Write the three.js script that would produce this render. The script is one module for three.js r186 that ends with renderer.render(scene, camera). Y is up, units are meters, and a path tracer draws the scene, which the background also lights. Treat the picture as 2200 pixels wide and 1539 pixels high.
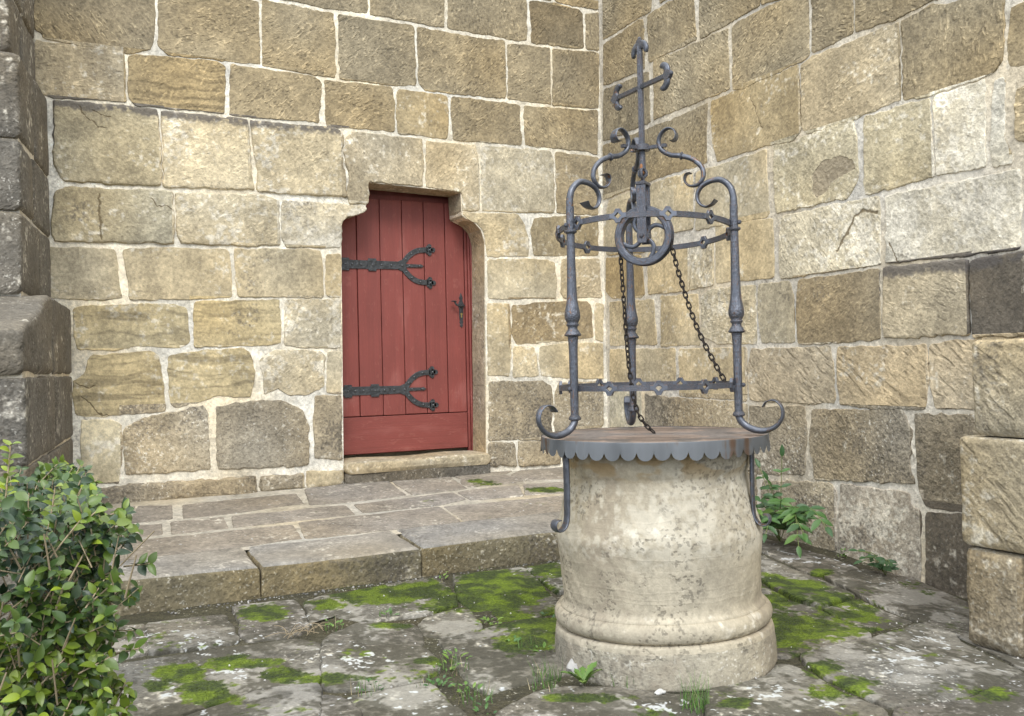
import * as THREE from 'three';
import { mergeGeometries } from 'three/addons/utils/BufferGeometryUtils.js';
import { RoundedBoxGeometry } from 'three/addons/geometries/RoundedBoxGeometry.js';

// ---------------------------------------------------------------- camera, sky, sun, exposure
const scene = new THREE.Scene();
const camera = new THREE.PerspectiveCamera(40.59, 1024 / 716, 0.1, 300);
camera.position.set(-3.948, 1.065, 6.15);
camera.rotation.set(0.00824, -0.47361, -0.02303, 'YXZ');

const renderer = new THREE.WebGLRenderer({ antialias: true });
renderer.toneMapping = THREE.LinearToneMapping;
renderer.toneMappingExposure = 2.0;
renderer.shadowMap.enabled = true;

const SUN = new THREE.Vector3(-0.34, 1.0, 0.92).normalize();
const sun = new THREE.DirectionalLight(new THREE.Color(1.0, 0.965, 0.91), 1.05);
sun.position.copy(SUN).multiplyScalar(30);
sun.castShadow = true;
sun.shadow.radius = 36;
Object.assign(sun.shadow.camera, { left: -8, right: 8, top: 8, bottom: -8, near: 1, far: 60 });
scene.add(sun);

// ---------------------------------------------------------------- noise
let SEED = 20240517;
function rnd() { SEED = (SEED + 0x6D2B79F5) | 0; let t = Math.imul(SEED ^ (SEED >>> 15), 1 | SEED); t = (t + Math.imul(t ^ (t >>> 7), 61 | t)) ^ t; return ((t ^ (t >>> 14)) >>> 0) / 4294967296; }
const rr = (a, b) => a + (b - a) * rnd();
const NT = new Float32Array(65536); for (let i = 0; i < 65536; i++) NT[i] = rnd();
function hs(i, j) { let h = Math.imul(i, 0x27d4eb2d) ^ Math.imul(j, 0x165667b1); h ^= h >>> 15; h = Math.imul(h, 0x2c1b3c6d); return NT[(h ^ (h >>> 13)) & 65535]; }
function vn(x, y) {
  const xi = Math.floor(x), yi = Math.floor(y); let fx = x - xi, fy = y - yi;
  fx = fx * fx * (3 - 2 * fx); fy = fy * fy * (3 - 2 * fy);
  const a = hs(xi, yi), b = hs(xi + 1, yi), c = hs(xi, yi + 1), d = hs(xi + 1, yi + 1);
  return a + (b - a) * fx + (c - a) * fy + (a - b - c + d) * fx * fy;
}
function fbm(x, y, o = 4) { let s = 0, a = 0.5, t = 0; for (let k = 0; k < o; k++) { s += a * vn(x, y); t += a; a *= 0.5; const nx = x * 1.62 - y * 1.18 + 17.3; y = x * 1.18 + y * 1.62 + 9.1; x = nx; } return s / t; }
const sst = (a, b, x) => { const t = Math.min(1, Math.max(0, (x - a) / (b - a))); return t * t * (3 - 2 * t); };
const lin = (c) => { c /= 255; return c <= 0.04045 ? c / 12.92 : Math.pow((c + 0.055) / 1.055, 2.4); };

{ // an evenly clouded, faintly blue sky; brighter where the veiled sun stands
  const W = 512, H = 256, d = new Float32Array(W * H * 4), v = new THREE.Vector3();
  for (let j = 0; j < H; j++) for (let i = 0; i < W; i++) {
    const ph = (i / W) * Math.PI * 2 - Math.PI, th = (j / H - 0.5) * Math.PI;
    v.set(Math.cos(th) * Math.sin(ph), Math.sin(th), Math.cos(th) * Math.cos(ph));
    const up = Math.max(0, v.y), cl = fbm(v.x / (0.35 + up) * 1.3 + 40, v.z / (0.35 + up) * 1.3 + 12, 5);
    const c = sst(0.38, 0.66, cl), gl = Math.pow(Math.max(0, v.dot(SUN)), 6) * 0.5;
    const k = (j * W + i) * 4, lo = v.y < 0 ? 0.45 : 1;
    d[k] = lo * (0.8 + 0.46 * c + gl); d[k + 1] = lo * (0.92 + 0.36 * c + gl); d[k + 2] = lo * (1.1 + 0.18 * c + gl * 0.9); d[k + 3] = 1;
  }
  const sky = new THREE.DataTexture(d, W, H, THREE.RGBAFormat, THREE.FloatType);
  sky.mapping = THREE.EquirectangularReflectionMapping; sky.magFilter = sky.minFilter = THREE.LinearFilter; sky.needsUpdate = true;
  scene.background = sky; scene.environment = sky; scene.backgroundIntensity = 1; scene.environmentIntensity = 1;
}

// ---------------------------------------------------------------- scene bookkeeping
const used = {};
function numbered(n) { const k = used[n] = (used[n] ?? -1) + 1; return k ? `${n}_${String(k).padStart(3, '0')}` : n; }
function tag(o, label, category, group, kind) { if (label) o.userData.label = label; if (category) o.userData.category = category; if (group) o.userData.group = group; if (kind) o.userData.kind = kind; return o; }
function thing(name, label, category, group, kind) { const g = new THREE.Group(); g.name = numbered(name); scene.add(g); return tag(g, label, category, group, kind); }
function part(name, geo, mat, parent) { const m = new THREE.Mesh(geo, mat); m.name = name; m.castShadow = m.receiveShadow = true; parent.add(m); return m; }

// ---------------------------------------------------------------- texture helpers
function dataTex(W, H, px, srgb, rep) {
  const t = new THREE.DataTexture(px, W, H, THREE.RGBAFormat, THREE.UnsignedByteType);
  if (srgb) t.colorSpace = THREE.SRGBColorSpace;
  t.magFilter = THREE.LinearFilter; t.minFilter = THREE.LinearMipmapLinearFilter; t.generateMipmaps = true;
  t.wrapS = t.wrapT = rep ? THREE.RepeatWrapping : THREE.ClampToEdgeWrapping; t.needsUpdate = true; return t;
}
class Atlas { // colour and height sheets that cover a real surface, in metres
  constructor(u0, v0, u1, v1, W, H) { Object.assign(this, { u0, v0, u1, v1, W, H }); this.c = new Uint8Array(W * H * 4).fill(160); this.b = new Uint8Array(W * H * 4).fill(128); }
  uv(u, v) { return [(u - this.u0) / (this.u1 - this.u0), (v - this.v0) / (this.v1 - this.v0)]; }
  fill(a0, b0, a1, b1, fn) { // fn(u, v, out) -> out = [r, g, b (sRGB 0..255), height 0..1]
    const { u0, v0, u1, v1, W, H } = this, su = (u1 - u0) / W, sv = (v1 - v0) / H, o = [0, 0, 0, 0];
    const i0 = Math.max(0, Math.floor((a0 - u0) / su)), i1 = Math.min(W, Math.ceil((a1 - u0) / su)), j0 = Math.max(0, Math.floor((b0 - v0) / sv)), j1 = Math.min(H, Math.ceil((b1 - v0) / sv));
    for (let j = j0; j < j1; j++) for (let i = i0; i < i1; i++) {
      fn(u0 + (i + 0.5) * su, v0 + (j + 0.5) * sv, o); const k = (j * W + i) * 4;
      for (let q = 0; q < 3; q++) this.c[k + q] = o[q] < 0 ? 0 : o[q] > 255 ? 255 : o[q];
      const h = o[3] * 255; this.b[k] = this.b[k + 1] = this.b[k + 2] = h < 0 ? 0 : h > 255 ? 255 : h; this.c[k + 3] = this.b[k + 3] = 255;
    }
  }
  edit(a0, b0, a1, b1, fn) { const { u0, v0, u1, v1, W, H } = this, su = (u1 - u0) / W, sv = (v1 - v0) / H, i0 = Math.floor((a0 - u0) / su), i1 = Math.ceil((a1 - u0) / su), j0 = Math.floor((b0 - v0) / sv), j1 = Math.ceil((b1 - v0) / sv); for (let j = j0; j < j1; j++) for (let i = i0; i < i1; i++) { const k = (j * W + i) * 4, m = fn(u0 + (i + 0.5) * su, v0 + (j + 0.5) * sv); if (!m) continue; for (let q = 0; q < 3; q++) { this.c[k + q] += (m[q] - this.c[k + q]) * m[3]; this.b[k + q] = Math.max(0, Math.min(255, this.b[k + q] + m[4] * 255)); } } }
  crack(flat, w) { const p = pairs(flat), us = p.map((e) => e[0]), vs = p.map((e) => e[1]); this.edit(Math.min(...us) - 0.03, Math.min(...vs) - 0.03, Math.max(...us) + 0.03, Math.max(...vs) + 0.03, (u, v) => { const x = u + (fbm(u * 40, v * 40, 3) - 0.5) * 0.02, y = v + (fbm(u * 40 + 9, v * 40 + 5, 3) - 0.5) * 0.02; let d = 9; for (let i = 0; i < p.length - 1; i++) { const [a, b] = p[i], [c, e] = p[i + 1], t = Math.max(0, Math.min(1, ((x - a) * (c - a) + (y - b) * (e - b)) / ((c - a) ** 2 + (e - b) ** 2))); d = Math.min(d, Math.hypot(x - a - (c - a) * t, y - b - (e - b) * t)); } const m = sst(w * 0.6, w * 0.2, d * (0.7 + 0.6 * vn(u * 60, v * 60))); return m > 0 ? [96, 82, 58, m * 0.7, -0.35 * m] : null; }); }
  material(bump, extra = {}) { return new THREE.MeshStandardMaterial({ map: dataTex(this.W, this.H, this.c, true), bumpMap: dataTex(this.W, this.H, this.b, false), bumpScale: bump, roughness: 0.93, metalness: 0, ...extra }); }
}

// sandstone: how each kind of block looks. c colour, tool chisel flecks, band bedding, white pale crust, grey dark crust, speck lichen
const STYLE = {
  T: { c: [149, 135, 108], tool: 0.8, white: 0, grey: 0.04, rough: 1 },
  K: { c: [132, 118, 92], tool: 0.75, white: 0, grey: 0.12, rough: 1.1 },
  O: { c: [162, 145, 112], tool: 0.3, white: 0.06, grey: 0.04, rough: 0.7 },
  E: { c: [170, 156, 129], tool: 0.55, white: 0.16, grey: 0.1, rough: 1 },
  e: { c: [176, 165, 138], tool: 0.2, white: 0.28, grey: 0.18, rough: 1.3 },
  w: { c: [192, 179, 151], tool: 0.45, white: 0.44, grey: 0.08, rough: 1.1 },
  W: { c: [200, 191, 170], tool: 0.2, white: 0.68, grey: 0.1, rough: 1.2 },
  P: { c: [187, 172, 141], tool: 0.18, white: 0.16, grey: 0.04, rough: 0.6 },
  p: { c: [194, 183, 155], tool: 0.1, white: 0.3, grey: 0.12, rough: 0.7 },
  B: { c: [157, 140, 107], tool: 0.6, band: 1, white: 0, grey: 0.03, rough: 0.8 },
  b: { c: [187, 171, 134], tool: 0.05, band: 0.9, white: 0.22, grey: 0.06, rough: 0.7 },
  g: { c: [160, 149, 128], tool: 0.1, white: 0.12, grey: 0.5, speck: 0.6, rough: 1.5 },
  G: { c: [146, 135, 115], tool: 0.5, white: 0.1, grey: 0.5, speck: 0.6, rough: 1.8 },
  Q: { c: [146, 131, 104], tool: 0.5, white: 0.05, grey: 0.12, rough: 1 },
  H: { c: [108, 100, 88], tool: 0.3, white: 0.04, grey: 0.5, speck: 0.25, rough: 1 },
  S: { c: [186, 170, 142], tool: 0.35, chisel: 0.55, white: 0.16, grey: 0.06, rough: 1 },
  V: { c: [164, 154, 138], tool: 0.1, white: 0.5, grey: 0.4, speck: 0.5, rough: 1.2 },
};
const PALE = [220, 213, 197], DARK = [92, 86, 77];
function sandstone(st, u, v, su, sv, dir, gain, o) {
  const x = u + su, y = v + sv, big = fbm(x * 4.2, y * 4.2, 3), mid = fbm(x * 17, y * 17, 3), fine = fbm(x * 70, y * 70, 2), gr = vn(x * 260, y * 260);
  let l = 1 + 0.24 * (big - 0.5) + 0.24 * (mid - 0.5) + 0.27 * (fine - 0.5) + 0.15 * (gr - 0.5), h = 0.5 + st.rough * (0.35 * (mid - 0.5) + 0.3 * (fine - 0.5) + 0.12 * (gr - 0.5));
  if (st.flat) { l = 1 + (l - 1) * st.flat; h = 0.5 + (h - 0.5) * st.flat; }
  let r = st.c[0], g = st.c[1], b = st.c[2];
  const hue = vn(x * 2.3 + 5, y * 2.3); r *= 1 + 0.05 * (hue - 0.5); b *= 1 - 0.1 * (hue - 0.5);
  if (st.band) { const w = fbm(x * 2.2, y * 34 + 3 * big, 3), s = sst(0.5, 0.72, w) * st.band; l *= 1 - 0.2 * s; h -= 0.1 * s; l *= 1 + 0.1 * st.band * (vn(x * 3, y * 90) - 0.5); }
  if (st.tool) {
    const ca = Math.cos(dir), sa = Math.sin(dir), p = x * ca + y * sa, q = -x * sa + y * ca;
    const n1 = vn(p * 52 + 5 * mid, q * 112 + 4 * mid), n2 = vn(p * 44 + 31, q * 98 + 7), k = sst(0.3, 0.6, vn(x * 9 + 3, y * 9));
    const a = sst(0.68, 0.88, n1) * st.tool * (0.35 + 0.65 * k), d = sst(0.68, 0.9, n2) * st.tool * (0.4 + 0.6 * k);
    l *= 1 + 0.26 * a - 0.2 * d; h += 0.3 * a - 0.3 * d;
  }
  if (st.chisel) { const p = x * 0.77 + y * -0.64, q = x * 0.64 + y * 0.77, n = 0.7 * vn(p * 17 + 4 * mid, q * 70 + 5 * big) + 0.3 * fine, s = sst(0.5, 0.74, n) * st.chisel * sst(0.25, 0.6, vn(x * 8, y * 8 + 4)); l *= 1 - 0.24 * s; h += 0.22 - 0.62 * s; }
  if (st.white) { const n = 0.5 * fbm(x * 5 + 91, y * 6, 4) + 0.5 * fbm(x * 44, y * 44 + 50, 3), t = 0.64 - 0.3 * st.white, m = sst(t, t + 0.17, n) * 0.72; r += (PALE[0] - r) * m; g += (PALE[1] - g) * m; b += (PALE[2] - b) * m; h += 0.05 * m; }
  if (st.grey) { const n = 0.62 * fbm(x * 3.4 + 33, y * 3.4 + 71, 4) + 0.38 * fbm(x * 85 + 7, y * 85, 2), t = 0.68 - 0.28 * st.grey, m = sst(t, t + 0.2, n) * (0.5 + 0.25 * st.grey); r += (DARK[0] - r) * m; g += (DARK[1] - g) * m; b += (DARK[2] - b) * m; h -= 0.08 * m; }
  if (st.speck) { const n = vn(x * 95 + 11, y * 95) * 0.6 + vn(x * 190, y * 190) * 0.4, k = sst(0.35, 0.65, vn(x * 5 + 8, y * 5)); const m = sst(0.7, 0.8, n) * st.speck * k, d = sst(0.62, 0.82, fbm(x * 125 + 50, y * 125, 2)) * st.speck; l *= 1 - 0.26 * d; h -= 0.2 * d; r += (225 - r) * m; g += (222 - g) * m; b += (212 - b) * m; }
  l *= gain; o[0] = r * l; o[1] = g * l; o[2] = b * l; o[3] = h;
}

// ---------------------------------------------------------------- stones
function area(p) { let a = 0; for (let i = 0; i < p.length; i++) { const q = p[(i + 1) % p.length]; a += p[i][0] * q[1] - q[0] * p[i][1]; } return a / 2; }
function centroid(p) { let x = 0, y = 0, a = 0; for (let i = 0; i < p.length; i++) { const q = p[(i + 1) % p.length], c = p[i][0] * q[1] - q[0] * p[i][1]; x += (p[i][0] + q[0]) * c; y += (p[i][1] + q[1]) * c; a += c; } return [x / (3 * a), y / (3 * a)]; }
function pairs(a) { const p = []; for (let i = 0; i < a.length; i += 2) p.push([a[i], a[i + 1]]); return p; }
function outline(p, step, wob, rc) { // corners rounded, then points every step metres, then a ragged edge
  if (area(p) < 0) p = p.slice().reverse();
  const q = [];
  for (let i = 0; i < p.length; i++) { const a = p[(i + p.length - 1) % p.length], b = p[i], c = p[(i + 1) % p.length];
    const d1 = Math.hypot(a[0] - b[0], a[1] - b[1]), d2 = Math.hypot(c[0] - b[0], c[1] - b[1]), t1 = Math.min(0.4, rc / d1), t2 = Math.min(0.4, rc / d2);
    q.push([b[0] + (a[0] - b[0]) * t1, b[1] + (a[1] - b[1]) * t1], [b[0] * 0.5 + 0.25 * (a[0] * t1 + b[0] * (1 - t1) + c[0] * t2 + b[0] * (1 - t2)), b[1] * 0.5 + 0.25 * (a[1] * t1 + b[1] * (1 - t1) + c[1] * t2 + b[1] * (1 - t2))], [b[0] + (c[0] - b[0]) * t2, b[1] + (c[1] - b[1]) * t2]); }
  const r = [];
  for (let i = 0; i < q.length; i++) { const a = q[i], b = q[(i + 1) % q.length], d = Math.hypot(a[0] - b[0], a[1] - b[1]), n = Math.max(1, Math.round(d / step)); for (let k = 0; k < n; k++) r.push([a[0] + (b[0] - a[0]) * k / n, a[1] + (b[1] - a[1]) * k / n]); }
  if (wob) for (const e of r) { const x = e[0], y = e[1]; e[0] += (fbm(x * 22 + 7, y * 22, 3) - 0.5) * wob * 2 + (vn(x * 90, y * 90 + 9) - 0.5) * wob * 0.7; e[1] += (fbm(x * 22 + 57, y * 22 + 31, 3) - 0.5) * wob * 2 + (vn(x * 90 + 40, y * 90) - 0.5) * wob * 0.7; }
  return r;
}
// a block seen from its face: outline p in (u, v), face near w = lift, edges rounded off and running back to w = back
function faceStone(p, { lift = 0, back = -0.035, bevel = 0.008, amp = 0.004, c, step = 0.024, wob = 0.004, rc = 0.016, uv, freq = 7, tilt = 0.004, map3 }) {
  const e = outline(p, step, wob, rc), N = e.length; c = c || centroid(p);
  const ta = rr(-tilt, tilt), tb = rr(-tilt, tilt);
  const rings = [[-0.003, 0, back], [0, 0, lift - bevel * 1.6 - 0.002], [bevel * 0.35, 0, lift - bevel * 0.55], [bevel, 0, lift - bevel * 0.12], [bevel * 2.4, 0, lift], [bevel * 2.4, 0.22, lift], [bevel * 2.4, 0.46, lift], [bevel * 2.4, 0.72, lift]];
  const P = [], U = [], I = [];
  const put = (u, v, w, k, nx, ny) => { const s = k ? 1 : 0; if (s) w += (fbm(u * freq + 3, v * freq + 8, 4) - 0.5) * amp * 2.4 + ta * (u - c[0]) * 2 + tb * (v - c[1]) * 2; const q = map3 ? map3(u, v, w) : [u, v, w]; P.push(q[0], q[1], q[2]); const t = uv(u - (nx || 0), v - (ny || 0)); U.push(t[0], t[1]); };
  for (let k = 0; k < rings.length; k++) { const [d, t, w] = rings[k]; for (const [x, y] of e) { const dx = c[0] - x, dy = c[1] - y, L = Math.hypot(dx, dy), f = Math.min(0.9, d / L), X = x + dx * f, Y = y + dy * f; const s = k < 3 ? Math.min(0.018, lift - w) / L : 0; put(X + (c[0] - X) * t, Y + (c[1] - Y) * t, w, k, dx * s, dy * s); } }
  put(c[0], c[1], lift, 1);
  for (let k = 0; k < rings.length - 1; k++) for (let i = 0; i < N; i++) { const j = (i + 1) % N, a = k * N + i, b = k * N + j, d = a + N, f = b + N; I.push(a, b, f, a, f, d); }
  const L = (rings.length - 1) * N; for (let i = 0; i < N; i++) I.push(L + i, L + (i + 1) % N, rings.length * N);
  const g = new THREE.BufferGeometry(); g.setAttribute('position', new THREE.Float32BufferAttribute(P, 3)); g.setAttribute('uv', new THREE.Float32BufferAttribute(U, 2)); g.setIndex(I); g.computeVertexNormals(); return g;
}
// a block standing on a plan p (x, z), from y0 up to y1(x, z); all edges worn
function blockStone(p, y0, y1, { bevel = 0.014, amp = 0.006, step = 0.06, rows = 6, wob = 0.004, rc = 0.02, split } = {}) {
  const top = typeof y1 === 'function' ? y1 : () => y1, q = p.map(([x, z]) => [x, -z]), e = outline(q, step, wob, rc), N = e.length, c = centroid(q);
  const P = [], U = [], I = []; let per = 0; const len = e.map((a, i) => { const b = e[(i + 1) % N], r = per; per += Math.hypot(a[0] - b[0], a[1] - b[1]); return r; }), C = N + 1; len.push(per);
  const R = [[bevel, 0]]; for (let k = 0; k <= rows; k++) R.push([0, k / rows, k]); R.push([bevel * 0.3, 1, -1], [bevel * 0.3, 1, -3], [bevel, 1, -2], [bevel * 3, 1, -2]);
  const o1 = rr(0, 9), o2 = rr(0, 9), dup = rows + 2; // ring dup closes the sides, ring dup + 1 opens the top
  for (const [d, t, k] of R) for (let i = 0; i < C; i++) {
    const [x, y] = e[i % N], dx = c[0] - x, dy = c[1] - y, L = Math.hypot(dx, dy); let X = x + dx * d / L, Y = y + dy * d / L; const yt = top(X, -Y); let h = y0 + bevel + (yt - y0 - 2 * bevel) * t;
    if (k === undefined) h = y0; else if (k === -1 || k === -3) h = yt - bevel * 0.4; else if (k === -2) h = yt;
    const n = (fbm(x * 7 - y * 3 + o1, (k < -1 ? yt - bevel * 0.4 : h) * 6 + y * 6 + o2, 4) - 0.5) * amp * 2.4; X -= dx / L * n; Y -= dy / L * n; if (k === -2) h += (fbm(X * 7 + o1, Y * 7, 3) - 0.5) * amp;
    P.push(X, h, -Y); k < -1 ? U.push(X + o2, Y + o1) : U.push(len[i] + o1, h + o2);
  }
  const K = R.length; P.push(c[0], top(c[0], -c[1]), -c[1]); U.push(c[0] + o2, c[1] + o1);
  for (let k = 0; k < K - 1; k++) if (k !== dup) for (let i = 0; i < N; i++) { const a = k * C + i, b = a + 1; I.push(a, b, b + C, a, b + C, a + C); }
  for (let i = 0; i < N; i++) I.push((K - 1) * C + i, (K - 1) * C + i + 1, K * C);
  const g = new THREE.BufferGeometry(); g.setAttribute('position', new THREE.Float32BufferAttribute(P, 3)); g.setAttribute('uv', new THREE.Float32BufferAttribute(U, 2)); g.setIndex(I); g.computeVertexNormals(); if (split) { const n = (dup + 0) * N * 6; g.addGroup(0, n, 0); g.addGroup(n, I.length - n, 1); }
  const M = g.attributes.normal, va = new THREE.Vector3(), vb = new THREE.Vector3(), weld = (a, b) => { va.fromBufferAttribute(M, a).add(vb.fromBufferAttribute(M, b)).normalize(); M.setXYZ(a, va.x, va.y, va.z); M.setXYZ(b, va.x, va.y, va.z); };
  for (let i = 0; i < C; i++) weld(dup * C + i, (dup + 1) * C + i); for (let k = 0; k < K; k++) weld(k * C, k * C + N); return g;
}
function grow(p, d) { const s = area(p) > 0 ? 1 : -1; return p.map((b, i) => { const a = p[(i + p.length - 1) % p.length], c = p[(i + 1) % p.length]; let ex = c[0] - a[0], ey = c[1] - a[1]; const L = Math.hypot(ex, ey) || 1; return [b[0] + ey / L * d * s, b[1] - ex / L * d * s]; }); }
function tileMat(st, size, px, bump, extra) { // a sheet of one kind of stone that repeats every size metres (uv in metres)
  const A = new Atlas(0, 0, size, size, px, px), a = [0, 0, 0, 0], b = [0, 0, 0, 0], m = size * 0.12;
  A.fill(0, 0, size, size, (u, v, o) => { sandstone(st, u, v, 20, 20, 0.7, 1, a); const e = Math.min(1, Math.min(u, v) / m); if (e < 1) { sandstone(st, u + (u < m ? size : 0), v + (v < m ? size : 0), 20, 20, 0.7, 1, b); for (let k = 0; k < 4; k++) o[k] = b[k] + (a[k] - b[k]) * e; } else for (let k = 0; k < 4; k++) o[k] = a[k]; });
  const mt = A.material(bump, extra); for (const t of [mt.map, mt.bumpMap]) { t.wrapS = t.wrapT = THREE.RepeatWrapping; t.repeat.set(1 / size, 1 / size); } return mt;
}

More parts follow.
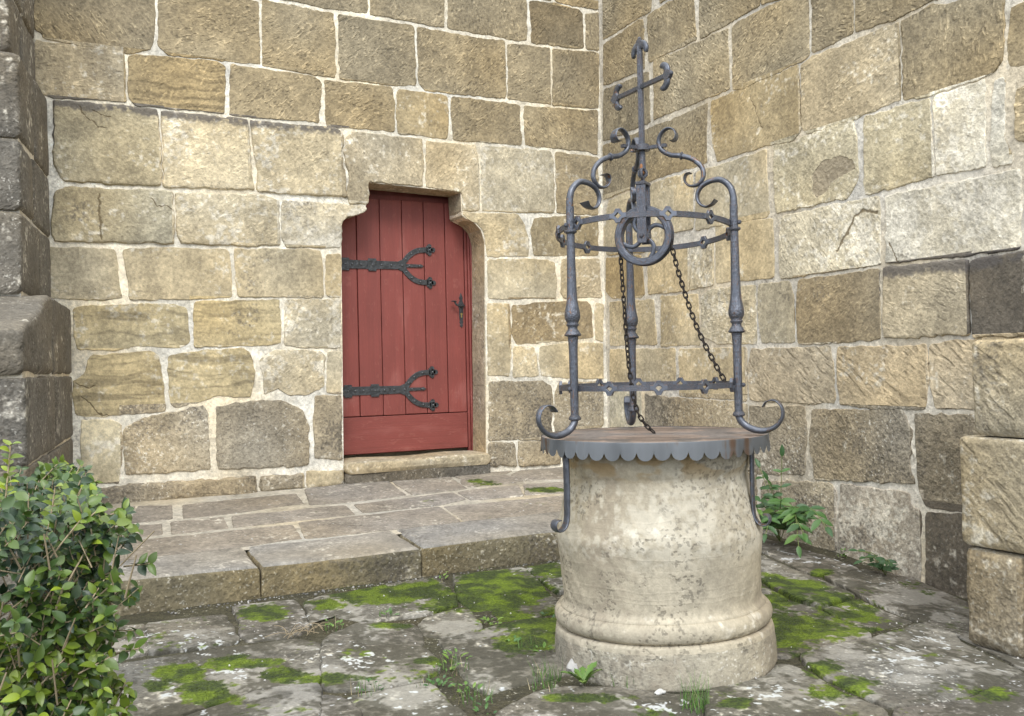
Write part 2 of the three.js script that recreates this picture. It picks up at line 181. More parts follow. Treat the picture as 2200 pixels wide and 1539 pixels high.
// stones of the walls and pavings, as measured on them: kind, how far it stands out, outline in metres (along the wall, up) or (x, z)
const DOOR_WALL_STONES=[
['T',0,[-3.816,3.41,-3.165,3.41,-3.164,3.209,-3.186,3.031,-3.291,2.988,-3.683,2.999,-3.775,3.015,-3.787,3.046,-3.82,3.055]],
['T',0,[-3.142,3.41,-2.543,3.41,-2.539,3.013,-2.776,3.009,-3.099,2.998,-3.149,3.055]],
['T',0,[-2.521,3.426,-2.053,3.405,-2.051,2.982,-2.164,2.985,-2.525,3.004]],
['T',0,[-2.48,3.8,-1.821,3.8,-1.821,3.439,-2.105,3.435,-2.275,3.446,-2.42,3.455]],
['T',0,[-1.799,3.8,-1.26,3.8,-1.267,3.42,-1.802,3.439]],
['T',0,[-1.236,3.8,-0.613,3.8,-0.616,3.417,-0.695,3.406,-0.939,3.419,-1.236,3.418]],
['K',0,[-0.588,3.713,-0.38,3.727,-0.188,3.714,-0.14,3.685,-0.133,3.427,-0.196,3.419,-0.576,3.41]],
['K',0,[-0.586,3.8,-0.405,3.8,-0.4,3.745,-0.592,3.732]],
['T',0,[-0.371,3.8,0.012,3.8,0.01,3.737,-0.187,3.732,-0.373,3.74]],
['T',0,[-0.111,3.689,0.003,3.712,-0.001,3.419,-0.112,3.415]],
['T',0,[-2.024,3.404,-1.487,3.405,-1.49,3.284,-1.485,2.998,-1.625,2.977,-2.023,2.98]],
['T',0,[-1.47,3.397,-1.003,3.382,-0.799,3.392,-0.797,2.977,-1.223,2.971,-1.415,2.973,-1.462,3.001]],
['T',0,[-0.777,3.366,-0.702,3.382,-0.43,3.388,-0.427,2.975,-0.777,2.979]],
['T',0,[-0.403,3.386,0.001,3.408,-0.018,2.987,-0.411,2.971]],
['E',0,[-3.819,2.995,-3.767,2.988,-3.581,2.989,-3.345,2.986,-3.342,2.915,-3.349,2.76,-3.337,2.685,-3.5,2.687,-3.731,2.672,-3.781,2.685,-3.823,2.773]],
['B',0,[-3.318,2.975,-2.873,2.992,-2.786,2.993,-2.757,2.966,-2.765,2.784,-2.768,2.679,-3.297,2.675,-3.327,2.724,-3.321,2.84]],
['T',0,[-2.727,2.99,-2.186,2.972,-2.149,2.945,-2.157,2.828,-2.166,2.681,-2.734,2.667]],
['T',0,[-2.124,2.958,-1.66,2.962,-1.645,2.86,-1.644,2.665,-2.122,2.658]],
['O',0,[-1.62,2.95,-1.486,2.954,-1.254,2.951,-1.244,2.835,-1.261,2.649,-1.621,2.656,-1.63,2.797]],
['T',0,[-1.223,2.949,-0.687,2.942,-0.682,2.658,-1.219,2.647,-1.227,2.792]],
['T',0,[-0.655,2.94,-0.025,2.968,-0.035,2.64,-0.217,2.656,-0.649,2.655]],
['e',0.0131,[-3.727,2.661,-3.342,2.665,-3.161,2.656,-3.158,2.587,-3.148,2.393,-3.147,2.198,-3.333,2.196,-3.689,2.191,-3.705,2.237,-3.738,2.3]],
['w',0.0121,[-3.138,2.657,-2.63,2.652,-2.622,2.546,-2.604,2.233,-2.594,2.214,-3.137,2.194]],
['w',0.0111,[-2.61,2.649,-2.032,2.651,-2,2.601,-2.023,2.525,-2.005,2.356,-1.987,2.204,-2.432,2.198,-2.584,2.209,-2.571,2.347,-2.594,2.447]],
['E',0.006,[-1.959,2.636,-1.447,2.627,-1.445,2.484,-1.455,2.307,-1.842,2.316,-1.85,2.169,-1.976,2.157,-1.991,2.209,-1.966,2.338,-2.006,2.494,-1.982,2.602],[-1.908,2.449]],
['E',0.004,[-1.418,2.619,-1.047,2.622,-1.031,2.516,-1.027,2.164,-1.16,2.155,-1.159,2.286,-1.429,2.306],[-1.087,2.489]],
['w',0,[-1.009,2.625,-0.702,2.628,-0.443,2.631,-0.425,2.574,-0.422,2.185,-0.714,2.164,-1.008,2.165,-1.008,2.404]],
['E',0,[-0.403,2.629,-0.035,2.616,-0.04,2.18,-0.23,2.177,-0.395,2.18]],
['e',0.012,[-3.728,2.138,-3.681,2.159,-3.087,2.173,-3.078,1.929,-3.079,1.856,-3.741,1.845,-3.752,1.937]],
['w',0.01,[-3.073,2.164,-2.575,2.184,-2.443,2.161,-2.439,1.864,-2.681,1.855,-3.046,1.862,-3.064,1.92]],
['W',0.006,[-2.423,2.157,-1.977,2.151,-1.86,2.142,-1.861,2.115,-1.89,2.097,-1.99,2.076,-2.029,2.037,-2.038,1.868,-2.398,1.86,-2.433,1.916],[-2.216,2.06]],
['w',0,[-1.158,2.144,-0.715,2.149,-0.671,2.067,-0.638,1.987,-0.646,1.853,-0.979,1.843,-0.985,1.973,-1.017,2.046,-1.073,2.089,-1.144,2.111],[-0.847,2.025]],
['O',0,[-0.59,2.129,-0.313,2.161,-0.048,2.162,-0.049,1.878,-0.604,1.861,-0.619,2.035]],
['P',0,[-3.771,1.809,-3.516,1.814,-3.411,1.803,-3.405,1.66,-3.385,1.527,-3.487,1.507,-3.772,1.518]],
['P',0,[-3.371,1.814,-3.158,1.826,-2.78,1.829,-2.756,1.815,-2.742,1.535,-2.882,1.524,-3.255,1.514,-3.345,1.514,-3.343,1.623,-3.36,1.7]],
['P',0,[-2.726,1.831,-2.273,1.852,-2.178,1.845,-2.166,1.699,-2.164,1.537,-2.487,1.538,-2.707,1.536,-2.72,1.636]],
['P',0,[-2.136,1.825,-2.042,1.828,-2.049,1.538,-2.121,1.537,-2.147,1.563]],
['P',0,[-0.973,1.818,-0.592,1.835,-0.431,1.822,-0.415,1.681,-0.425,1.551,-0.974,1.545]],
['E',0,[-0.37,1.842,-0.042,1.851,-0.036,1.562,-0.357,1.558,-0.383,1.587]],
['b',0,[-3.647,1.459,-3.582,1.473,-3.434,1.479,-3.256,1.49,-3.072,1.482,-3.012,1.463,-3.005,1.336,-3.007,1.247,-3.077,1.224,-3.306,1.236,-3.333,1.227,-3.439,1.214,-3.63,1.221,-3.645,1.3]],
['b',0,[-2.969,1.503,-2.447,1.518,-2.445,1.334,-2.447,1.242,-2.694,1.229,-2.979,1.227,-2.976,1.385]],
['w',0,[-2.411,1.519,-2.051,1.528,-2.056,1.206,-2.287,1.214,-2.422,1.231,-2.418,1.416]],
['P',0,[-0.981,1.511,-0.809,1.513,-0.806,1.375,-0.804,1.214,-0.822,0.996,-0.987,1.001]],
['Q',0,[-0.79,1.49,-0.6,1.514,-0.164,1.536,-0.123,1.507,-0.115,1.267,-0.338,1.245,-0.765,1.219,-0.801,1.306,-0.78,1.398]],
['P',0,[-0.087,1.519,-0.016,1.52,-0.031,1.23,-0.095,1.243]],
['b',0,[-3.562,1.178,-3.44,1.19,-3.216,1.201,-3.18,1.172,-3.164,1.045,-3.154,0.842,-3.268,0.832,-3.429,0.834,-3.499,0.823,-3.645,0.834,-3.656,0.946,-3.65,1.039,-3.589,1.075,-3.575,1.15]],
['b',0,[-3.129,1.176,-2.937,1.202,-2.674,1.214,-2.64,1.173,-2.613,1.072,-2.63,0.971,-2.641,0.911,-2.856,0.928,-2.943,0.892,-3.094,0.864,-3.121,0.879,-3.133,0.996]],
['w',0,[-2.581,1.142,-2.494,1.196,-2.34,1.199,-2.182,1.182,-2.162,1.145,-2.171,0.957,-2.294,0.909,-2.418,0.924,-2.468,0.966,-2.56,0.929,-2.563,1.03]],
['P',0,[-2.145,1.181,-2.054,1.185,-2.059,0.907,-2.151,0.915]],
['w',0,[-0.785,1.202,-0.622,1.2,-0.597,1.119,-0.581,0.99,-0.79,0.984]],
['P',0,[-0.569,1.2,-0.339,1.221,-0.032,1.218,-0.032,0.953,-0.346,0.967,-0.554,0.99,-0.578,1.107]],
['p',0,[-3.616,0.81,-3.456,0.802,-3.412,0.777,-3.395,0.719,-3.392,0.652,-3.418,0.426,-3.626,0.442]],
['g',0.004,[-3.386,0.747,-3.287,0.799,-3.085,0.839,-2.924,0.867,-2.906,0.812,-2.901,0.614,-2.894,0.475,-3.382,0.471]],
['g',0.006,[-2.852,0.859,-2.77,0.871,-2.551,0.888,-2.44,0.873,-2.317,0.817,-2.277,0.712,-2.282,0.464,-2.51,0.459,-2.855,0.473,-2.86,0.74]],
['g',0.004,[-2.236,0.897,-2.06,0.901,-2.064,0.471,-2.239,0.503,-2.246,0.711]],
['G',0.035,[-3.576,0.403,-3.303,0.415,-2.621,0.404,-2.614,0.302,-3.187,0.293,-3.578,0.291]],
['G',0.03,[-2.599,0.402,-2.32,0.404,-2.317,0.315,-2.601,0.309]],
['P',0.02,[-2.304,0.422,-2.054,0.404,-2.056,0.321,-2.301,0.313]],
['g',0.004,[-0.982,0.955,-0.549,0.949,-0.483,0.906,-0.472,0.8,-0.493,0.52,-0.782,0.542,-0.999,0.548]],
['g',0.004,[-0.457,0.858,-0.428,0.928,-0.04,0.935,-0.042,0.604,-0.466,0.519]],
['G',0.012,[-0.993,0.537,-0.796,0.52,-0.781,0.353,-1.003,0.368]],
['g',0.012,[-0.763,0.526,-0.56,0.515,-0.427,0.493,-0.417,0.34,-0.768,0.346]],
['g',0.01,[-0.385,0.505,-0.047,0.586,-0.054,0.316,-0.39,0.338]]
];
const SIDE_WALL_STONES=[
['T',0,[0.071,3.85,0.732,3.85,0.67,3.497,0.534,3.503,0.055,3.482]],
['T',0,[0.769,3.85,1.167,3.85,0.999,3.509,0.783,3.514]],
['T',0,[0.06,3.444,0.533,3.481,0.582,3.459,0.587,3.119,0.479,3.127,0.057,3.143]],
['T',0,[0.631,3.482,0.895,3.488,1.147,3.46,1.166,3.142,0.882,3.149,0.64,3.149]],
['T',0,[1.205,3.46,1.758,3.46,1.767,3.16,1.536,3.15,1.199,3.142]],
['T',0,[1.792,3.46,2.157,3.46,1.942,3.14,1.781,3.16]],
['T',0,[0.056,3.107,0.477,3.093,0.634,3.089,0.635,2.736,0.028,2.734]],
['T',0,[0.697,3.149,0.881,3.128,1.475,3.121,1.476,2.742,0.865,2.747,0.681,2.742]],
['T',0,[1.513,3.118,1.565,3.126,1.941,3.128,2.15,3.125,2.15,2.751,2.094,2.736,1.594,2.716,1.505,2.724]],
['T',0,[2.181,3.125,2.467,3.125,2.469,2.771,2.311,2.76,2.174,2.753]],
['T',0,[2.494,3.125,3.079,3.125,2.896,2.773,2.76,2.755,2.486,2.77]],
['T',0,[0.031,2.697,0.863,2.695,1.259,2.707,1.238,2.45,1.233,2.333,0.849,2.338,0.014,2.301]],
['O',0,[1.288,2.71,2.068,2.721,2.068,2.544,2.074,2.352,2.002,2.304,1.791,2.327,1.337,2.328,1.301,2.437]],
['E',0,[2.087,2.72,2.155,2.732,2.765,2.733,2.762,2.348,2.465,2.322,2.116,2.325,2.08,2.36]],
['T',0,[2.784,2.735,2.961,2.754,3.078,2.72,3.341,2.72,3.331,2.469,3.316,2.365,3.234,2.33,2.919,2.324,2.777,2.34]],
['P',0,[0.013,2.275,0.848,2.311,1.091,2.298,1.085,1.936,-0.002,1.934]],
['P',0,[1.133,2.29,1.79,2.299,1.785,2.143,1.797,1.924,1.776,1.908,1.11,1.922]],
['e',0,[1.852,2.309,2.002,2.291,2.116,2.311,2.454,2.317,2.471,2.186,2.476,1.999,2.407,1.917,1.858,1.919,1.849,2.056]],
['e',0,[2.524,2.313,2.928,2.313,2.946,2.006,2.953,1.931,2.653,1.917,2.522,1.917,2.517,2.092]],
['W',0,[2.956,2.31,3.233,2.315,3.227,2.097,3.226,1.921,2.962,1.93]],
['W',0,[3.278,2.303,3.326,2.315,3.325,2.003,3.358,1.952,3.357,1.91,3.262,1.914,3.257,2.017]],
['T',0,[3.378,2.597,3.431,2.6,3.635,2.61,3.626,2.302,3.354,2.343,3.354,2.461,3.369,2.564]],
['T',0,[3.386,2.231,3.624,2.229,3.617,1.974,3.398,2.001,3.368,2.029,3.386,2.089,3.38,2.168]],
['P',0,[0.053,2.229,0.637,2.233,0.868,2.226,0.861,1.848,0.53,1.848,0.038,1.881]],
['O',0,[0.034,1.855,0.484,1.828,0.521,1.552,0.461,1.528,0.098,1.555,0.023,1.609]],
['P',0,[0.568,1.83,1.032,1.822,1.029,1.534,0.556,1.544]],
['w',0,[1.052,1.828,1.283,1.835,1.275,1.55,1.041,1.539]],
['P',0,[1.313,1.918,1.83,1.893,1.828,1.545,1.299,1.558]],
['w',0,[1.896,1.888,2.611,1.894,2.61,1.544,2.15,1.538,1.884,1.54,1.877,1.709]],
['W',0.005,[2.652,1.883,3.395,1.88,3.388,1.53,3.074,1.529,2.646,1.548]],
['P',0,[0.07,1.521,0.625,1.502,0.651,1.192,0.056,1.201]],
['P',0,[0.705,1.518,1.115,1.501,1.127,1.177,0.697,1.176]],
['w',0,[1.151,1.483,1.21,1.52,1.664,1.517,1.665,1.166,1.308,1.177,1.149,1.234]],
['P',0,[1.692,1.515,1.949,1.516,1.984,1.421,1.981,1.165,1.707,1.169,1.679,1.348]],
['Q',0,[2.019,1.51,2.598,1.52,2.592,1.162,2.325,1.149,2.012,1.155,2.006,1.328]],
['E',0.0081,[2.63,1.525,3.121,1.508,3.123,1.165,2.768,1.159,2.618,1.165,2.619,1.374]],
['H',0.0081,[3.134,1.506,3.361,1.515,3.474,1.516,3.464,1.144,3.139,1.146]],
['P',0,[0.055,1.168,0.86,1.156,0.856,0.92,0.043,0.898]],
['P',0,[0.899,1.152,1.571,1.144,1.567,0.822,0.887,0.84]],
['S',0,[1.607,1.129,2.255,1.134,2.264,1.051,2.279,0.824,2.076,0.815,1.596,0.828,1.579,0.964]],
['S',0,[2.301,1.124,2.881,1.12,2.885,0.963,2.862,0.81,2.575,0.802,2.313,0.816,2.29,0.964]],
['S',0,[2.895,1.12,3.131,1.139,3.463,1.137,3.454,0.82,2.908,0.812,2.893,0.924]],
['p',0,[0.042,0.87,0.443,0.861,0.438,0.507,0.025,0.482]],
['g',0,[0.492,0.839,1.563,0.802,1.577,0.399,0.473,0.395]],
['G',0,[1.58,0.788,2.05,0.796,2.057,0.647,2.024,0.419,1.579,0.379]],
['G',0,[2.099,0.78,2.727,0.799,2.772,0.684,2.756,0.5,2.793,0.439,2.11,0.399,2.081,0.604]],
['G',0,[2.79,0.781,3.453,0.796,3.44,0.335,2.847,0.33,2.807,0.441]],
['G',0,[-0.39,0.303,1.637,0.387,1.625,0.072,-0.403,0.037]],
['g',0,[1.677,0.347,2.01,0.374,2.229,0.382,2.263,0.351,2.258,0.023,1.972,0.019,1.667,0.059]],
['V',0,[2.299,0.389,2.762,0.386,2.751,0.321,2.817,0.305,2.806,-0.06,2.65,-0.041,2.274,0.004]],
['H',0,[2.846,0.301,3.05,0.319,3.365,0.344,3.35,-0.141,2.834,-0.066]]
];
const TERRACE_STONES=[
[-3.33,0.157,-3.152,0.21,-3.2,0.563,-3.425,0.587],
[-3.723,0.232,-3.348,0.158,-3.44,0.58,-3.754,0.616],
[-3.097,0.233,-2.751,0.188,-2.415,0.177,-2.443,0.466,-2.899,0.566,-3.145,0.587],
[-2.332,0.078,-2.035,0.006,-1.757,0.034,-1.805,0.488,-2.205,0.544,-2.423,0.522],
[-1.728,-0.014,-1.312,-0.028,-1.374,0.454,-1.769,0.503,-1.746,0.127],
[-1.279,0.143,-0.931,0.13,-0.902,0.361,-1.097,0.411,-1.333,0.415,-1.347,0.294],
[-0.977,0.479,-0.729,0.494,-0.437,0.555,-0.626,0.853,-0.908,0.805,-1.123,0.777],
[-1.356,0.49,-1.019,0.49,-1.144,0.794,-1.497,0.772,-1.476,0.532],
[-0.753,-0.17,-0.391,-0.093,0.069,-0.017,-0.255,0.475,-0.672,0.396,-0.887,0.355,-0.9,0.143],
[-1.279,-0.047,-0.811,-0.158,-0.904,0.076,-1.284,0.128],
[-0.417,0.564,0.585,0.659,0.31,0.989,-0.607,0.861],
[-3.756,0.67,-3.463,0.648,-3.498,0.908,-3.774,0.939],
[-3.452,0.664,-3.269,0.674,-3.295,0.908,-3.485,0.931],
[-3.219,0.636,-2.939,0.634,-2.964,0.904,-3.254,0.926],
[-2.895,0.632,-2.23,0.604,-2.256,0.865,-2.938,0.896],
[-2.19,0.622,-1.51,0.533,-1.515,0.739,-1.712,0.826,-2.201,0.845],
[-3.796,0.977,-3.487,0.988,-3.514,1.349,-3.816,1.384],
[-3.475,0.987,-2.635,0.95,-2.668,1.272,-2.997,1.314,-3.504,1.353],
[-2.597,0.927,-1.746,0.882,-1.781,1.26,-2.008,1.302,-2.288,1.275,-2.555,1.304,-2.656,1.278],
[-1.72,0.87,-0.958,0.873,-0.448,0.956,-0.703,1.33,-1.192,1.28,-1.757,1.25],
[-0.414,0.943,0.393,1.054,0.096,1.399,-0.68,1.33]
];
const YARD_STONES=[
[-3.698,1.856,-3.501,1.902,-3.53,2.297,-3.656,2.311,-3.749,2.32],
[-3.492,1.907,-3.174,1.91,-3.19,2.26,-3.205,2.334,-3.526,2.31],
[-3.123,1.824,-2.862,1.851,-2.872,2.023,-2.899,2.25,-2.985,2.351,-3.165,2.345,-3.179,2.267,-3.14,2.011],
[-2.827,1.871,-2.699,1.785,-2.237,1.734,-2.129,1.759,-2.183,2.076,-2.247,2.257,-2.427,2.328,-2.594,2.316,-2.704,2.268,-2.79,2.097,-2.89,2.23],
[-2.067,1.794,-1.696,1.813,-1.726,1.987,-1.842,2.424,-1.918,2.557,-2.053,2.564,-2.262,2.58,-2.219,2.331,-2.209,2.188],
[-1.682,1.821,-1.438,1.754,-1.033,1.81,-1.313,2.222,-1.774,2.306,-1.712,1.995],
[-2.445,2.372,-2.25,2.314,-2.236,2.35,-2.275,2.547,-2.293,2.614,-2.501,2.644,-2.54,2.574,-2.503,2.446],
[-2.882,2.432,-2.718,2.312,-2.514,2.439,-2.548,2.594,-2.576,2.694,-2.814,2.606,-2.932,2.519],
[-2.517,2.681,-2.291,2.64,-2.064,2.612,-1.966,2.667,-1.944,2.93,-2.125,3.216,-2.258,3.239,-2.34,3.249,-2.465,3.251,-2.598,3.28,-2.607,3.173,-2.576,2.968,-2.534,2.784],
[-2.948,2.576,-2.874,2.596,-2.601,2.725,-2.605,2.892,-2.647,3.005,-2.732,3.051,-2.902,3.045,-3.006,3.023,-3.057,2.994],
[-3.762,2.372,-3.537,2.377,-3.202,2.38,-2.985,2.375,-2.924,2.478,-2.978,2.665,-3.048,2.913,-3.25,2.872,-3.521,2.978,-3.833,2.837],
[-3.01,3.07,-2.749,3.095,-2.717,3.13,-2.743,3.297,-2.733,3.423,-2.823,3.642,-3.083,3.501,-3.003,3.246],
[-3.075,3.018,-3.024,3.063,-3.012,3.241,-3.091,3.496,-3.216,3.428],
[-2.629,3.436,-2.453,3.343,-2.331,3.342,-2.161,3.47,-1.989,3.63,-2.28,3.998,-2.782,3.725,-2.67,3.486],
[-1.959,3.606,-1.707,3.579,-1.578,3.499,-1.527,3.517,-1.523,3.616,-1.573,3.776,-1.586,4.006,-1.828,4.243,-2.273,4.001],
[-1.443,3.493,-1.055,3.463,-0.641,3.328,-0.551,3.411,-0.7,3.574,-0.822,3.923,-1.097,4.019,-1.284,4.049,-1.553,3.994,-1.535,3.745,-1.493,3.585],
[-1.114,4.037,-0.772,3.954,-0.909,4.212,-1.362,4.496,-1.813,4.252,-1.57,4.022,-1.299,4.072],
[-1.179,2.82,-0.912,2.889,-0.899,3.029,-0.989,3.394,-1.018,3.428,-1.345,3.464,-1.484,3.471,-1.614,3.336],
[-0.773,2.213,-0.841,2.585,-0.895,2.846,-1.001,2.844,-1.059,2.563],
[-0.88,3.033,-0.547,2.912,-0.588,3.258,-0.955,3.362],
[-0.383,1.901,-0.422,2.115,-0.453,2.309,-0.489,2.594,-0.528,2.885,-0.865,3.004,-0.866,2.839,-0.779,2.531,-0.749,2.333],
[-0.078,1.542,-0.098,1.755,-0.122,2.1,-0.147,2.557,-0.434,2.57,-0.462,2.533,-0.415,2.292,-0.354,2.039,-0.326,1.834],
[-0.438,2.595,-0.133,2.576,-0.134,2.881,-0.183,3.193,-0.252,3.599,-0.832,3.995,-0.64,3.563,-0.62,3.496,-0.572,3.261,-0.49,2.867],
[-0.103,2.579,-0.016,2.763,-0.07,3.105,-0.201,3.493,-0.282,3.55,-0.148,3.166,-0.103,2.855],
[-3.516,3.01,-3.246,2.899,-3.055,2.935,-3.198,3.438,-3.599,3.22],
[-3.878,2.841,-3.532,2.994,-3.614,3.273,-3.926,3.104]
];
const MOSS=[[-3.029,1.978,0.113,0.063,-0.037,0.166],[-2.513,1.893,0.28,0.158,-0.077,0.224],[-1.981,2.068,0.208,0.117,-0.166,0.339],[-1.608,1.888,0.121,0.069,-0.114,0.206],[-2.139,2.609,0.158,0.088,-0.109,0.21],[-2.249,2.896,0.131,0.072,-0.104,0.196],[-3.461,2.554,0.102,0.056,-0.018,0.128],[-3.393,2.849,0.101,0.056,-0.024,0.134],[-3.154,2.778,0.092,0.051,-0.022,0.092],[-3.554,2.687,0.055,0.03,-0.008,0.069],[-0.684,2.7,0.141,0.035,-0.136,0.142],[-0.709,2.928,0.143,0.027,-0.112,0.11],[-1.138,3.227,0.233,0.07,-0.259,0.266],[-0.945,2.859,0.11,0.028,-0.162,0.175],[-0.947,3.359,0.155,0.035,-0.058,0.054],[-1.482,3.645,0.07,0.038,-0.058,0.058],[-1.561,3.806,0.106,0.058,-0.08,0.078],[-1.196,4.096,0.1,0.042,-0.08,0.059],[-1.972,3.765,0.057,0.031,-0.04,0.047],[-2.63,2.9,0.059,0.032,-0.023,0.056],[-2.678,3.289,0.079,0.043,-0.023,0.051],[-2.35,3.468,0.157,0.086,-0.029,0.048],[-2.598,2.428,0.099,0.055,-0.022,0.06],[-0.385,2.548,0.095,0.03,-0.06,0.06],[-2.752,1.966,0.108,0.061,-0.038,0.13],[-2.285,1.896,0.133,0.075,-0.068,0.17],[-2.226,2.192,0.162,0.091,-0.089,0.202],[-1.843,2.223,0.112,0.063,-0.148,0.271],[-2.007,2.645,0.067,0.037,-0.123,0.219],[-2.115,2.341,0.141,0.079,-0.093,0.191],[-0.778,2.615,0.091,0.027,-0.108,0.119],[-0.759,3.135,0.139,0.024,-0.136,0.127],[-1.219,3.156,0.089,0.037,-0.171,0.185],[-3.242,2.59,0.133,0.073,-0.021,0.101],[-3.025,2.902,0.112,0.062,-0.02,0.07],[-1.238,0.276,0.172,0.072,-0.059,0.127],[-0.934,0.655,0.167,0.071,-0.064,0.115],[-1.551,-0.293,0.393,0.162,-0.037,0.099]];
const LICHEN=[[-3.355,2.284,0.236,0.131,-0.04,0.251],[-3.549,2.764,0.163,0.089,-0.026,0.211],[-2.929,2.168,0.085,0.047,-0.034,0.129],[-3.258,2.666,0.159,0.088,-0.029,0.142],[-2.881,2.761,0.177,0.098,-0.06,0.187],[-0.976,3.648,0.293,0.07,-0.275,0.229],[-1.765,3.789,0.193,0.106,-0.109,0.115],[-2.137,3.675,0.19,0.104,-0.045,0.061],[-0.233,2.331,0.282,0.114,-0.187,0.19],[-2.81,3.216,0.198,0.108,-0.058,0.145]];
const DOOR_WALL_CRACKS=[[[-3.617,0.945,-3.567,0.901,-3.533,0.858,-3.499,0.833,-3.446,0.824],0.007],[[-3.596,2.63,-3.571,2.585,-3.52,2.543,-3.495,2.517,-3.455,2.519],0.006],[[-3.527,2.623,-3.484,2.592,-3.423,2.585],0.006],[[-3.497,2.133,-3.496,2.043,-3.494,1.949,-3.489,1.864],0.012],[[-3.208,2.122,-3.181,2.07,-3.126,2.083,-3.085,2.056],0.006],[[-3.642,1.03,-3.608,1.001,-3.565,0.995,-3.539,1.008],0.006]];
const SIDE_WALL_CRACKS=[[[2.598,1.811,2.503,1.834,2.448,1.809,2.401,1.739,2.354,1.684,2.319,1.646],0.016],[[2.674,1.647,2.693,1.604,2.731,1.543],0.007],[[1.663,2.649,1.722,2.519,1.761,2.433],0.005],[[2.074,2.719,2.078,2.578,2.075,2.379],0.006],[[2.779,2.705,2.773,2.522,2.772,2.362],0.006]];
const SIDE_WALL_HOLLOW=[2.157,2.092,2.243,2.147,2.359,2.145,2.447,2.114,2.467,2.06,2.378,2.042,2.285,2.016,2.237,1.963,2.188,1.949,2.154,1.995];
const gY = (x, z) => { const s = (t) => sst(0, 1, t); return 0.045 - 0.028 * (z - 1.678) - 0.075 * s((z - 2.1) / 1.1) * s((x + 1.3) / 1.2); };
const tY = (z) => 0.32 - 0.0834 * z;

const MORTAR = tileMat({ c: [226, 217, 197], tool: 0, white: 0.3, grey: 0.06, rough: 1.5 }, 1.6, 512, 0.006);
const MORTAR2 = tileMat({ c: [202, 193, 176], tool: 0, white: 0.2, grey: 0.16, rough: 1.6 }, 1.5, 512, 0.006);
const BED = tileMat({ c: [176, 168, 152], tool: 0, white: 0.12, grey: 0.16, rough: 1.4 }, 1.5, 384, 0.006);
const STONE_GREY = tileMat({ c: [108, 101, 89], tool: 0.5, white: 0.16, grey: 0.5, speck: 0.5, rough: 1.7 }, 2.0, 768, 0.01);
const STONE_PALE = tileMat({ c: [170, 155, 126], tool: 0.4, chisel: 0.5, white: 0.24, grey: 0.2, speck: 0.3, rough: 1.2 }, 2.0, 768, 0.01);
const STONE_MID = tileMat({ c: [146, 134, 112], tool: 0.4, white: 0.14, grey: 0.4, speck: 0.4, rough: 1.5 }, 1.6, 512, 0.009);
const STONE_WARM = tileMat(STYLE.E, 1.5, 512, 0.006);

